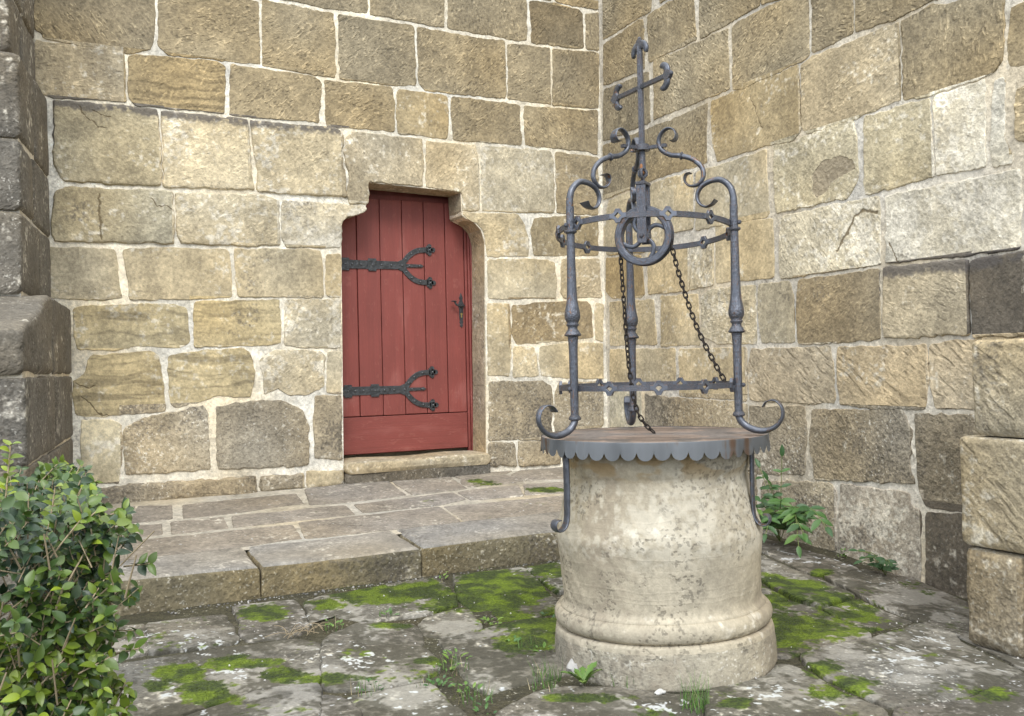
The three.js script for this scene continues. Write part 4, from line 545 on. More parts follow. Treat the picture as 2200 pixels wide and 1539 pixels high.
// ---------------------------------------------------------------- the well
const AX = new THREE.Vector3(-1.870, 0.81, 3.191), VIEW = [0.578, -0.816]; // iron frame's axis; the way the camera sees it
{
  const w = thing('wellhead', 'round carved limestone well shaft with a ring moulding above its base', 'well');
  w.position.set(-1.842, gY(-1.85, 3.2) - 0.02, 3.211); w.quaternion.setFromAxisAngle(new THREE.Vector3(0.578, 0, -0.816), -0.02);
  const H = 0.84, TW = 2 * Math.PI, A = new Atlas(0, -0.05, TW, H, 1792, 640);
  const body = { c: [170, 159, 137], tool: 0.08, white: 0.08, grey: 0.06, rough: 0.8, flat: 0.55 }, low = { c: [156, 147, 128], tool: 0.15, white: 0.08, grey: 0.25, speck: 0.4, rough: 1.2, flat: 0.7 };
  A.fill(0, -0.05, TW, H, (t, y, o) => {
    const x = t * 0.37; sandstone(y < 0.12 ? low : body, x, y, 3, 7, 0.4, 1, o);
    // worn pale patch above the ridge, rusty runs under the iron straps, dark pitting
    const f = fbm(x * 9, y * 9 + 4, 4), g = fbm(x * 45 + 9, y * 45, 3), band = sst(0.78, 0.62, y) * sst(0.36, 0.46, y), m = sst(0.42, 0.64, 0.45 * f + 0.55 * g + 0.1 * (band - 0.6)) * band;
    for (let q = 0; q < 3; q++) o[q] += ([204, 197, 180][q] - o[q]) * 0.52 * m;
    const pit = 0.8 * sst(0.55, 0.75, fbm(x * 95 + 20, y * 95, 3)) * sst(0.5, 0.64, fbm(x * 6 + 70, y * 6, 3)), br = sst(0.42, 0.66, 0.7 * fbm(x * 6.5 + 30, y * 1.8 + 3, 4) + 0.3 * fbm(x * 40, y * 40 + 7, 3)) * (1 - m); o[0] += (132 - o[0]) * 0.36 * br; o[1] += (120 - o[1]) * 0.36 * br; o[2] += (104 - o[2]) * 0.36 * br; for (let q = 0; q < 3; q++) o[q] *= 1 - 0.26 * pit; o[3] -= 0.25 * pit;
    const top = sst(0.66, 0.74, y) * sst(0.42, 0.56, fbm(x * 12 + 9, y * 26, 3)); o[0] += (150 - o[0]) * 0.5 * top; o[1] += (118 - o[1]) * 0.5 * top; o[2] += (70 - o[2]) * 0.5 * top;
    const ln = sst(0.55, 0.75, vn(x * 1.5, y * 120 + 3 * f)); o[3] += 0.06 * ln;
  });
  const M = A.material(0.007);
  const turn = (prof, amp) => { const pts = []; for (let i = 0; i < prof.length - 1; i++) { const [r0, y0] = prof[i], [r1, y1] = prof[i + 1], n = Math.max(1, Math.ceil(Math.hypot(r1 - r0, y1 - y0) / 0.012)); for (let k = 0; k < n; k++) pts.push(new THREE.Vector2(r0 + (r1 - r0) * k / n, y0 + (y1 - y0) * k / n)); } const l = prof[prof.length - 1]; pts.push(new THREE.Vector2(l[0], l[1]));
    const g = new THREE.LatheGeometry(pts, 180, 2.2, Math.PI * 2), P = g.attributes.position, U = g.attributes.uv;
    for (let i = 0; i < P.count; i++) { const x = P.getX(i), y = P.getY(i), z = P.getZ(i), r = Math.hypot(x, z), a = Math.atan2(z, x); if (r > 0.1) { const n = (fbm(Math.cos(a) * 2.2 + 5, Math.sin(a) * 2.2 + y * 6, 4) - 0.5) * amp * 2 + (fbm(Math.cos(a) * 9 + 15, Math.sin(a) * 9 + y * 22, 3) - 0.5) * amp; P.setX(i, x * (1 + n / r)); P.setZ(i, z * (1 + n / r)); } U.setXY(i, U.getX(i), (y + 0.05) / (H + 0.05)); } g.computeVertexNormals();
    const N = g.attributes.normal, S = pts.length; for (let k = 0; k < S; k++) { const a = k, b = 180 * S + k; const x = N.getX(a) + N.getX(b), y = N.getY(a) + N.getY(b), z = N.getZ(a) + N.getZ(b), L = Math.hypot(x, y, z); N.setXYZ(a, x / L, y / L, z / L); N.setXYZ(b, x / L, y / L, z / L); } return g; };
  part('plinth', turn([[0.36, 0], [0.4, 0], [0.402, 0.02], [0.4, 0.08], [0.397, 0.125], [0.392, 0.142], [0.37, 0.146]], 0.008), M, w);
  const tor = []; for (let k = 0; k <= 10; k++) { const a = -Math.PI / 2 + Math.PI * k / 10; tor.push([0.368 + 0.027 * Math.cos(a), 0.179 + 0.034 * Math.sin(a)]); } part('ring_moulding', turn(tor, 0.003), M, w);
  part('shaft', turn([[0.34, 0.2], [0.372, 0.206], [0.373, 0.216], [0.36, 0.228], [0.357, 0.245], [0.359, 0.3], [0.364, 0.37], [0.37, 0.42], [0.373, 0.445], [0.3755, 0.462], [0.375, 0.474], [0.3715, 0.49], [0.357, 0.54], [0.343, 0.6], [0.333, 0.65], [0.329, 0.676], [0.33, 0.69], [0.335, 0.697], [0.334, 0.702], [0.338, 0.71], [0.342, 0.74], [0.342, 0.8], [0.335, 0.81], [0.28, 0.812], [0.272, 0.79], [0.27, 0.3]], 0.005), M, w);
}
const IRON = noisyTile(512, 0.5, (u, v, o) => { const a = fbm(u * 55, v * 55, 3), b = fbm(u * 9, v * 9, 3), r = sst(0.57, 0.68, 0.5 * b + 0.5 * fbm(u * 90, v * 90, 2)), l = 1 + 0.35 * (a - 0.5) + 0.2 * (b - 0.5); o[0] = (99 + 18 * r) * l; o[1] = (102 - 14 * r) * l; o[2] = (110 - 40 * r) * l; o[3] = 0.5 + 0.5 * (a - 0.5) + 0.5 * (fbm(u * 26 + 4, v * 26, 2) - 0.5); }, 0.0028, { roughness: 0.4, metalness: 0.6 });
const RUST = noisyTile(768, 1.0, (u, v, o) => { const a = fbm(u * 5 + 2, v * 26, 4), b = fbm(u * 9 + 20, v * 9, 4), c = vn(u * 220, v * 220), k = sst(0.4, 0.6, a), q = sst(0.52, 0.66, b), l = 1 + 0.3 * (fbm(u * 60, v * 60, 2) - 0.5) + 0.12 * (c - 0.5); o[0] = (110 + 26 * k - 20 * q) * l; o[1] = (95 + 25 * k - 12 * q) * l; o[2] = (84 + 25 * k - 6 * q) * l; o[3] = 0.5 + 0.3 * (a - 0.5) + 0.3 * (c - 0.5); }, 0.003, { roughness: 0.75, metalness: 0.05 });
const ZINC = noisyTile(768, 1.0, (u, v, o) => { const a = fbm(u * 7, v * 4, 4), s = fbm(u * 34 + 9, v * 3, 3), r = sst(0.53, 0.68, 0.45 * s + 0.55 * fbm(u * 3.2 + 41, v * 7, 3)), l = 1 + 0.22 * (a - 0.5) + 0.16 * (s - 0.5); o[0] = (104 - 14 * r) * l; o[1] = (107 - 38 * r) * l; o[2] = (110 - 56 * r) * l; o[3] = 0.5 + 0.4 * (s - 0.5); }, 0.002, { roughness: 0.55, metalness: 0.25, side: THREE.DoubleSide });
{
  const l = thing('well_lid', 'round rusty iron lid with scalloped grey rim covering the well', 'lid'); l.position.set(-1.857, 0.77, 3.199);
  const R = 0.411, c = new THREE.CylinderGeometry(R, R, 0.012, 120, 1); c.translate(0, 0.026, 0); { const P = c.attributes.position, U = c.attributes.uv; for (let i = 0; i < P.count; i++) U.setXY(i, P.getX(i) * 0.816 + P.getZ(i) * 0.578 + 3, P.getX(i) * 0.578 - P.getZ(i) * 0.816 + 3); } part('lid_plate', c, RUST, l);
  part('underside', new THREE.CylinderGeometry(0.385, 0.36, 0.012, 60).translate(0, -0.0, 0), RUST, l);
  const n = 46, seg = 10, P = [], U = [], I = []; // the rim: one sheet bent round, its lower edge cut into scallops
  for (let i = 0; i <= n * seg; i++) { const a = i / (n * seg) * Math.PI * 2, t = (i % seg) / seg * 2 - 1, drop = 0.026 + 0.03 * Math.sqrt(Math.max(0, 1 - t * t * 0.98)) + 0.006 * (vn(Math.floor(i / seg) * 3.7, 5) - 0.5), out = 0.01 * (vn(a * 11, 3) - 0.5) + 0.006 * (vn(Math.floor(i / seg) * 7.3, 9) - 0.5);
    for (const [dr, y] of [[0.0015, 0.0335], [0.003, 0.03], [0.003 + out * 0.5, 0.005], [0.003 + out, 0.028 - drop]]) { P.push(Math.cos(a) * (R + dr), y, Math.sin(a) * (R + dr)); U.push(a * R, y); } }
  for (let i = 0; i < n * seg; i++) for (let k = 0; k < 3; k++) { const a = i * 4 + k; I.push(a, a + 4, a + 5, a, a + 5, a + 1); }
  const g = new THREE.BufferGeometry(); g.setAttribute('position', new THREE.Float32BufferAttribute(P, 3)); g.setAttribute('uv', new THREE.Float32BufferAttribute(U, 2)); g.setIndex(I); g.computeVertexNormals(); part('scalloped_rim', g, ZINC, l);
}
// a bar bent in a plane (r, y): a(s) half thickness in the plane, b(s) half width across
function sweep(pts, a, b, n = 60, m = 12, sq = 1) {
  const c = new THREE.CatmullRomCurve3(pts.map(([r, y]) => new THREE.Vector3(r, y, 0)), false, 'centripetal'), P = [], U = [], I = [], L = c.getLength();
  for (let i = 0; i <= n; i++) { const s = i / n, p = c.getPointAt(s), t = c.getTangentAt(s), A = typeof a === 'function' ? a(s) : a, B = typeof b === 'function' ? b(s) : b; for (let k = 0; k <= m; k++) { const w = k / m * Math.PI * 2, cc = Math.cos(w), ss = Math.sin(w), q = sq === 1 ? 1 : 1 / Math.pow(Math.pow(Math.abs(cc), sq * 2) + Math.pow(Math.abs(ss), sq * 2), 1 / (sq * 2)); P.push(p.x - t.y * A * cc * q, p.y + t.x * A * cc * q, B * ss * q); U.push(k / m * 0.12, s * L); } }
  for (let i = 0; i < n; i++) for (let k = 0; k < m; k++) { const e = i * (m + 1) + k; I.push(e, e + m + 1, e + m + 2, e, e + m + 2, e + 1); }
  const p0 = c.getPointAt(0), p1 = c.getPointAt(1), q = P.length / 3; P.push(p0.x, p0.y, 0, p1.x, p1.y, 0); U.push(0, 0, 0, L); for (let k = 0; k < m; k++) I.push(q, k, k + 1, q + 1, n * (m + 1) + k + 1, n * (m + 1) + k);
  const g = new THREE.BufferGeometry(); g.setAttribute('position', new THREE.Float32BufferAttribute(P, 3)); g.setAttribute('uv', new THREE.Float32BufferAttribute(U, 2)); g.setIndex(I); g.computeVertexNormals(); const N = g.attributes.normal; for (let i = 0; i <= n; i++) { const e = i * (m + 1), f = e + m; const x = N.getX(e) + N.getX(f), y = N.getY(e) + N.getY(f), z = N.getZ(e) + N.getZ(f), l = Math.hypot(x, y, z) || 1; N.setXYZ(e, x / l, y / l, z / l); N.setXYZ(f, x / l, y / l, z / l); } return g;
}
const mixf = (k) => (s) => { for (let i = 0; i < k.length - 1; i++) if (s <= k[i + 1][0]) { const t = (s - k[i][0]) / (k[i + 1][0] - k[i][0]); return k[i][1] + (k[i + 1][1] - k[i][1]) * t; } return k[k.length - 1][1]; };
{
  const f = thing('iron_well_frame', 'wrought iron well frame with scrolls and a cross, standing on the lid', 'well frame'); f.position.copy(AX);
  const D = 0.81; // heights below are above the ground
  const turnAt = (deg) => { const a = deg * Math.PI / 180, dx = Math.cos(a) * 0.816 + Math.sin(a) * 0.578, dz = Math.cos(a) * 0.578 - Math.sin(a) * 0.816; return Math.atan2(-dz, dx); };
  const R = 0.336, lat = (pr, seg = 20) => new THREE.LatheGeometry(pr.map(([r, y]) => new THREE.Vector2(r * 0.86, y - D)), seg).translate(R, 0, 0);
  const J = (p) => p.map(([r, y]) => [r, y - D]);
  const straight = lat([[0.016, 0.872], [0.017, 0.93], [0.0175, 1.05], [0.018, 1.12], [0.021, 1.155], [0.022, 1.166]]);
  const bal = lat([[0.022, 1.163], [0.034, 1.166], [0.035, 1.171], [0.03, 1.176], [0.025, 1.184], [0.02, 1.189], [0.02, 1.197], [0.026, 1.203], [0.026, 1.207], [0.022, 1.21], [0.026, 1.216], [0.031, 1.226], [0.0325, 1.237], [0.031, 1.25], [0.0265, 1.268], [0.0225, 1.29], [0.0205, 1.315], [0.0195, 1.35]]);
  const rod = lat([[0.0155, 0.872], [0.0155, 1.62]]);
  const shaft = lat([[0.0195, 1.348], [0.0175, 1.42], [0.0165, 1.528], [0.0165, 1.62]]), ring = lat([[0.0165, 1.524], [0.026, 1.529], [0.027, 1.533], [0.024, 1.537], [0.0165, 1.54]]), coll = lat([[0.016, 0.868], [0.024, 0.871], [0.026, 0.876], [0.021, 0.884], [0.016, 0.888]]);
  const arch = sweep(J([[0.336, 1.6], [0.336, 1.645], [0.324, 1.684], [0.29, 1.712], [0.248, 1.709], [0.217, 1.69], [0.205, 1.662], [0.212, 1.636], [0.234, 1.621], [0.258, 1.626], [0.274, 1.642]]), mixf([[0, 0.0132], [0.4, 0.0108], [0.7, 0.0072], [0.86, 0.0048], [1, 0.0016]]), mixf([[0, 0.0132], [0.4, 0.0116], [0.7, 0.0104], [0.85, 0.0128], [1, 0.0285]]), 70);
  const foot = sweep(J([[0.336, 0.9], [0.335, 0.872], [0.35, 0.845], [0.38, 0.826], [0.421, 0.819], [0.462, 0.833], [0.488, 0.868], [0.485, 0.905], [0.462, 0.925], [0.434, 0.92], [0.422, 0.902]]), mixf([[0, 0.0128], [0.3, 0.0124], [0.6, 0.0072], [0.85, 0.004], [1, 0.002]]), mixf([[0, 0.0128], [0.3, 0.0128], [0.6, 0.0124], [0.85, 0.0171], [1, 0.0247]]), 80);
  const strap = sweep(J([[0.38, 0.79], [0.378, 0.7], [0.378, 0.58], [0.384, 0.515], [0.402, 0.492], [0.424, 0.49], [0.437, 0.507], [0.43, 0.525], [0.414, 0.527]]), mixf([[0, 0.0072], [0.6, 0.0064], [1, 0.0024]]), mixf([[0, 0.015], [0.7, 0.015], [1, 0.019]]), 60, 12, 2);
  const scr = sweep(J([[0.112, 1.872], [0.126, 1.874], [0.134, 1.892], [0.122, 1.914], [0.1, 1.92], [0.078, 1.907], [0.065, 1.88], [0.073, 1.848], [0.106, 1.824], [0.15, 1.814], [0.194, 1.795], [0.226, 1.76], [0.228, 1.726], [0.206, 1.702], [0.176, 1.703], [0.16, 1.724], [0.167, 1.745], [0.184, 1.748]]), mixf([[0, 0.0016], [0.12, 0.004], [0.3, 0.0088], [0.5, 0.01], [0.72, 0.0088], [0.9, 0.004], [1, 0.0016]]), mixf([[0, 0.0247], [0.12, 0.0171], [0.3, 0.01], [0.5, 0.0104], [0.72, 0.0096], [0.9, 0.0128], [1, 0.0228]]), 120);
  const knob = new THREE.TorusGeometry(0.0112, 0.004, 8, 20).rotateY(Math.PI / 2).rotateZ(-0.25).translate(0.15, 1.814 - D, 0), tie = new THREE.BoxGeometry(0.09, 0.012, 0.016).translate(0.05, 1.86 - D, 0);
  const bolts = new THREE.SphereGeometry(0.008, 10, 8);
  for (const deg of [-19.5, 220.5, 100.5]) {
    const t = turnAt(deg), put = (n, g, pr) => { const m = part(n, g, IRON, pr || f); if (!pr) m.rotation.y = t; return m; };
    const p = put('post', rod);
    put('baluster', bal, p); put('lower_shaft', straight, p); put('upper_shaft', shaft, p); put('collar', ring, p); put('collar', coll, p); put('arch_scroll', arch, p); put('foot_scroll', foot, p);
    for (const y of [0.98, 1.555]) { const b = put('bolt', bolts, p); b.position.set(R + 0.019, y - D, 0); }
    put('wall_strap', strap); const s = put('crown_scroll', scr); put('collar', knob, s); put('tie', tie, s);
  }
  // pierced hoops
  const hoop = (y, r, ph) => {
    const bh = 0.0098, th = 0.0045, q = 0.0235, hole = 0.0125, L = [], n = 12, step = Math.PI * 2 / n;
    const outer = [[-q - 0.006, -bh * 0.8], [-q * 0.62, -bh], [-0.007, -q], [0.007, -q], [q * 0.62, -bh], [q + 0.006, -bh * 0.8], [q + 0.006, bh * 0.8], [q * 0.62, bh], [0.007, q], [-0.007, q], [-q * 0.62, bh], [-q - 0.006, bh * 0.8]];
    const sh = new THREE.Shape(outer.map(([x, z]) => new THREE.Vector2(x, z))); sh.holes.push(new THREE.Path([[-hole, 0], [0, hole], [hole, 0], [0, -hole]].map(([x, z]) => new THREE.Vector2(x, z))));
    const dm = new THREE.ExtrudeGeometry(sh, { depth: th * 2.2, bevelEnabled: true, bevelSize: 0.001, bevelThickness: 0.001, bevelSegments: 1 }).translate(0, 0, -th * 1.1);
    for (let i = 0; i < n; i++) { const a = ph + i * step, d = dm.clone(); d.rotateY(Math.PI / 2 - a); d.translate(Math.cos(a) * r, y - D, Math.sin(a) * r); L.push(d);
      const half = (q + 0.004) / r, a0 = a + half, a1 = a + step - half, bar = new THREE.BoxGeometry(1, bh * 2, th * 2, 8, 1, 1), P = bar.attributes.position; for (let k = 0; k < P.count; k++) { const w = a0 + (a1 - a0) * (P.getX(k) + 0.5), rad = r + P.getZ(k); P.setXYZ(k, Math.cos(w) * rad, P.getY(k) + y - D, Math.sin(w) * rad); }
      { const ix = bar.index.array; for (let k = 0; k < ix.length; k += 3) { const t = ix[k]; ix[k] = ix[k + 1]; ix[k + 1] = t; } } bar.computeVertexNormals(); L.push(bar); }
    return merge(L);
  };
  { const u = part('upper_hoop', hoop(D, 0.322, 0.36), IRON, f); u.position.y = 1.545 - D; u.quaternion.setFromAxisAngle(new THREE.Vector3(0.816, 0, 0.578), -0.07); } // sags towards the corner
  part('lower_hoop', hoop(0.98, 0.322, 0.5), IRON, f);
  // central shaft and cross (its arms along the side wall)
  const cs = [new RoundedBoxGeometry(0.019, 0.44, 0.019, 2, 0.003).rotateY(0.6).translate(0, 2.02 - D, 0), new THREE.CylinderGeometry(0.026, 0.03, 0.022, 20).translate(0, 1.862 - D, 0), new THREE.CylinderGeometry(0.011, 0.013, 0.075, 14).translate(0, 1.82 - D, 0), new THREE.TorusGeometry(0.016, 0.006, 10, 24).scale(1, 1.3, 1).rotateY(0.62).translate(0, 1.768 - D, 0)];
  part('shaft', merge(cs), IRON, f);
  const leafEnd = () => { const L = []; const fl = (s) => sweep([[0, 0], [0.007, 0.009 * s], [0.007, 0.022 * s], [-0.002, 0.033 * s], [-0.014, 0.037 * s], [-0.02, 0.034 * s]], mixf([[0, 0.012], [0.4, 0.012], [0.8, 0.011], [1, 0.006]]), 0.0065, 18, 10, 2); L.push(fl(1), fl(-1), new THREE.CylinderGeometry(0.016, 0.016, 0.013, 18).rotateX(Math.PI / 2).translate(0.012, 0, 0), new THREE.SphereGeometry(0.007, 10, 8).translate(0.029, 0, 0)); return merge(L); };
  const end = leafEnd().scale(1.2, 1.1, 1.1), arms = [new RoundedBoxGeometry(0.33, 0.017, 0.013, 2, 0.002).translate(0, 0, 0)];
  for (const s of [1, -1]) { const e = end.clone(); if (s < 0) e.rotateY(Math.PI); e.translate(0.155 * s, 0, 0); arms.push(e); } { const e = end.clone(); e.rotateZ(Math.PI / 2); e.translate(0, 0.145, 0); arms.push(e); }
  const cr = part('cross', merge(arms), IRON, f); cr.rotation.y = -Math.PI / 2; cr.position.set(0, 2.087 - D, 0);
}
const RUSTY = new THREE.MeshStandardMaterial({ color: new THREE.Color().setRGB(0.3, 0.13, 0.05), roughness: 0.8 });
// ---------------------------------------------------------------- pulley and chains
const PUL = new THREE.Vector3(AX.x, 1.535, AX.z), PA = Math.atan2(-0.578, 0.816) - 0.32; // the wheel's face turns a little left of the camera
{
  const p = thing('pulley', 'grey iron pulley wheel hanging in the well frame above the lid', 'pulley'); p.position.copy(PUL); p.rotation.y = PA;
  const ro = 0.104, pr = [[0.077, -0.012], [0.082, -0.016], [0.1, -0.016], [ro, -0.013], [0.095, -0.004], [0.093, 0], [0.095, 0.004], [ro, 0.013], [0.1, 0.016], [0.082, 0.016], [0.077, 0.012], [0.077, -0.012]].map(([r, y]) => new THREE.Vector2(r, y));
  const rim = new THREE.LatheGeometry(pr, 72).rotateX(Math.PI / 2); const wl = part('wheel', rim, IRON, p); wl.scale.setScalar(1.07);
  const sp = sweep([[0.012, 0], [0.028, 0.014], [0.05, 0.016], [0.068, 0.004], [0.08, -0.012]], 0.0075, 0.006, 24, 10, 2);
  for (let k = 0; k < 4; k++) { const s = part('spoke', sp, IRON, wl); s.rotation.z = k * Math.PI / 2 + 0.4; }
  part('hub', new THREE.CylinderGeometry(0.022, 0.022, 0.03, 24).rotateX(Math.PI / 2), IRON, wl);
  const B = [], bar = (z) => new RoundedBoxGeometry(0.036, 0.222, 0.007, 2, 0.0025).translate(0, 0.082, z); B.push(bar(0.026), bar(-0.026), new RoundedBoxGeometry(0.04, 0.012, 0.066, 2, 0.003).translate(0, 0.193, 0)); B.push(new THREE.SphereGeometry(0.009, 12, 8).scale(1, 1, 0.6).translate(0, 0, 0.031), new THREE.CylinderGeometry(0.007, 0.007, 0.07, 12).rotateX(Math.PI / 2));
  part('block', merge(B), IRON, p);
  part('rusty_ring', new THREE.TorusGeometry(0.0125, 0.0055, 10, 24).scale(1, 1.25, 1).rotateY(1.5).translate(0, 0.25, 0), RUSTY, p);
  part('hanging_eye', merge([new THREE.CylinderGeometry(0.007, 0.008, 0.03, 12).translate(0, 0.207, 0), new THREE.TorusGeometry(0.0145, 0.0055, 10, 24).rotateY(0.2).translate(0, 0.232, 0)]), IRON, p);
}
{
  const CH = noisyTile(256, 0.2, (u, v, o) => { const a = fbm(u * 90, v * 90, 3), l = 1 + 0.5 * (a - 0.5); o[0] = 62 * l; o[1] = 56 * l; o[2] = 52 * l; o[3] = a; }, 0.002, { roughness: 0.5, metalness: 0.5 });
  const pitch = 0.0205, link = (() => { const c = new THREE.CatmullRomCurve3([[0, 0.0105], [0.0055, 0.0085], [0.0068, 0.004], [0.0068, -0.004], [0.0055, -0.0085], [0, -0.0105], [-0.0055, -0.0085], [-0.0068, -0.004], [-0.0068, 0.004], [-0.0055, 0.0085]].map(([x, y]) => new THREE.Vector3(x, y * 1.28, 0)), true); return new THREE.TubeGeometry(c, 24, 0.0029, 7, true); })();
  const ends = (dx, dy) => new THREE.Vector3(dx, dy, 0).applyAxisAngle(new THREE.Vector3(0, 1, 0), PA).add(PUL);
  const chain = (label, pts) => {
    const t = thing('chain', label, 'chain', 'chains of the well pulley'), c = new THREE.CatmullRomCurve3(pts), n = Math.round(c.getLength() / pitch); t.position.copy(pts[pts.length - 1]);
    const up = new THREE.Vector3(0, 1, 0), q = new THREE.Quaternion(), r = new THREE.Quaternion();
    for (let i = 0; i <= n; i++) { const p = c.getPointAt(i / n), d = c.getTangentAt(i / n); q.setFromUnitVectors(up, d); r.setFromAxisAngle(up, (i % 2) * Math.PI / 2 + 0.5 + rr(-0.15, 0.15)); const m = part('link', link, CH, t); m.position.copy(p).sub(t.position); m.quaternion.copy(q).multiply(r); }
  };
  const a0 = ends(-0.095, 0), b0 = ends(0.095, 0);
  chain('dark chain hanging straight from the pulley down to the rusty lid', [ends(-0.067, 0.067), ends(-0.09, 0.035), a0, a0.clone().add(new THREE.Vector3(0.002, -0.2, 0.01)), new THREE.Vector3(a0.x + 0.02, 1.0, a0.z + 0.02), new THREE.Vector3(a0.x + 0.035, 0.88, a0.z + 0.04), new THREE.Vector3(a0.x + 0.06, 0.83, a0.z + 0.06), new THREE.Vector3(a0.x + 0.075, 0.813, a0.z + 0.07)]);
  chain('dark chain slanting from the pulley to the lower hoop beside a post', [ends(0.067, 0.067), ends(0.09, 0.035), b0, new THREE.Vector3(b0.x + 0.02, 1.38, b0.z + 0.03), new THREE.Vector3(b0.x + 0.055, 1.18, b0.z + 0.085), new THREE.Vector3(b0.x + 0.1, 1.02, b0.z + 0.15), new THREE.Vector3(b0.x + 0.11, 0.99, b0.z + 0.165)]);
}
// ---------------------------------------------------------------- plants
function leafGeo(len, wid, fold = 0.25, curl = 0.2, n = 5) { // pointed oval leaf growing along +y from its stalk, folded along the midrib
  const P = [], I = [], U = []; for (let i = 0; i <= n; i++) { const s = i / n, w = wid * Math.pow(Math.sin(Math.PI * Math.min(1, 0.03 + s * 0.97)), 0.75) * (1 - 0.25 * s), y = len * s, z = -curl * len * s * s; for (const k of [-1, 0, 1]) { P.push(k * w * 0.5, y, z + Math.abs(k) * w * fold); U.push(0.5 + k * 0.5, s); } }
  for (let i = 0; i < n; i++) for (let k = 0; k < 2; k++) { const a = i * 3 + k; I.push(a, a + 1, a + 4, a, a + 4, a + 3); }
  const g = new THREE.BufferGeometry(); g.setAttribute('position', new THREE.Float32BufferAttribute(P, 3)); g.setAttribute('uv', new THREE.Float32BufferAttribute(U, 2)); g.setIndex(I); g.computeVertexNormals(); return g;
}
const leafMat = (r, g, b, rough = 0.4) => new THREE.MeshPhysicalMaterial({ color: new THREE.Color().setRGB(r, g, b), roughness: rough, side: THREE.DoubleSide, transmission: 0.06, thickness: 0 });
const TWIG = new THREE.MeshStandardMaterial({ color: new THREE.Color().setRGB(0.34, 0.27, 0.17), roughness: 0.85 });
const STALK = new THREE.MeshStandardMaterial({ color: new THREE.Color().setRGB(0.16, 0.2, 0.06), roughness: 0.7 });
const V = (x, y, z) => new THREE.Vector3(x, y, z), Y1 = V(0, 1, 0);
{
  const h = thing('hedge', 'clipped green hedge of small glossy oval leaves at the edge of the paving', 'hedge'); h.position.set(-4.4, gY(-4.4, 3.6), 3.6);
  const shapes = [leafGeo(0.0265, 0.019, 0.12, 0.18), leafGeo(0.029, 0.0195, 0.2, 0.3), leafGeo(0.022, 0.0165, 0.1, 0.05), leafGeo(0.0275, 0.016, 0.22, 0.35)];
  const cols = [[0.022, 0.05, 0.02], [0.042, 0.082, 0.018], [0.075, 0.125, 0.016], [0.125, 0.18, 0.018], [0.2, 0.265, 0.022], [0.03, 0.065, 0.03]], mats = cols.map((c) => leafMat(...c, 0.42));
  const leaves = [], stems = [], q = new THREE.Quaternion(), hw = 0.67, hd = 0.62, top = 0.82; // local box: x -0.8..hw, z -hd..hd
  const rod = new THREE.CylinderGeometry(0.75, 1, 1, 5, 1, true).translate(0, 0.5, 0).toNonIndexed(), SM = new THREE.Matrix4(), SQ = new THREE.Quaternion();
  const stem = (p0, p1, r) => { const d = p1.clone().sub(p0), L = d.length(); SQ.setFromUnitVectors(Y1, d.divideScalar(L)); SM.compose(p0, SQ, V(r, L, r)); stems.push(rod.clone().applyMatrix4(SM)); };
  const sprig = (base, dir, L, yellow) => {
    const tip = base.clone().addScaledVector(dir, L); stem(base, tip, rr(0.0013, 0.0022));
    const side = V(rnd() - 0.5, rnd() - 0.5, rnd() - 0.5).cross(dir).normalize(), n = Math.max(2, Math.round(L / 0.018)); let a = rr(0, 6);
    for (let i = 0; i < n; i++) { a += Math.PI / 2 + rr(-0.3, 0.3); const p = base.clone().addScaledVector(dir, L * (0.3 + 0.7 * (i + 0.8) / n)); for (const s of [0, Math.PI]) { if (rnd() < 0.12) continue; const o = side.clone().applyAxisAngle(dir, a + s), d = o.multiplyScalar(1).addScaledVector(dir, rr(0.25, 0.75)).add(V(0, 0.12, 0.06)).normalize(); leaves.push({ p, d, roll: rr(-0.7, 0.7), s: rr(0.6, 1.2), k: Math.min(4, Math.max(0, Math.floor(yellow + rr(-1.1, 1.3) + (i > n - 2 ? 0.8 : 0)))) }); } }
  };
  const wav = (a, b) => (fbm(a * 5 + 3, b * 5 + 9, 3) - 0.5);
  const face = (n, f) => { for (let i = 0; i < n; i++) f(); };
  face(1900, () => { // the face towards the camera
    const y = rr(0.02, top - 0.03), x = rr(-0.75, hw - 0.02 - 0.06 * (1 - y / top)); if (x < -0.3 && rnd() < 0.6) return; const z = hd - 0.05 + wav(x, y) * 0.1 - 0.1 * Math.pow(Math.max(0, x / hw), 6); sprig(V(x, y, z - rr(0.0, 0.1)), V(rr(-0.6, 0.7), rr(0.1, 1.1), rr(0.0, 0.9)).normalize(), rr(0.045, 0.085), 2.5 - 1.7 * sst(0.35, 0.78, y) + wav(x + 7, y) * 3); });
  face(750, () => { const y = rr(0.02, top - 0.04), z = rr(-hd, hd - 0.05), x = hw - 0.085 + wav(z, y) * 0.06 - 0.05 * (1 - y / top); sprig(V(x - rr(0, 0.08), y, z), V(rr(0.15, 1), rr(0.2, 1), rr(-0.4, 0.6)).normalize(), rr(0.045, 0.085), 2.3 + wav(z + 3, y) * 2.2); });
  face(850, () => { const x = rr(-0.7, hw - 0.05), z = rr(-hd, hd - 0.04), y = top - 0.08 + wav(x, z) * 0.08; sprig(V(x, y - rr(0, 0.05), z), V(rr(-0.5, 0.5), 1, rr(-0.4, 0.5)).normalize(), rr(0.04, 0.09), 0.5 + wav(x, z + 4) * 1.6); });
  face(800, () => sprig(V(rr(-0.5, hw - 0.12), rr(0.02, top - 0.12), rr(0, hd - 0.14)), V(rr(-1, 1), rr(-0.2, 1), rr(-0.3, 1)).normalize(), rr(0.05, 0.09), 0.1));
  face(12, () => sprig(V(rr(-0.3, hw - 0.1), top - 0.1, rr(0, hd - 0.1)), V(rr(-0.3, 0.4), 1, rr(-0.2, 0.3)).normalize(), rr(0.1, 0.15), 3));
  sprig(V(0.42, top - 0.08, 0.35), V(0.1, 1, 0).normalize(), 0.2, 3.6);
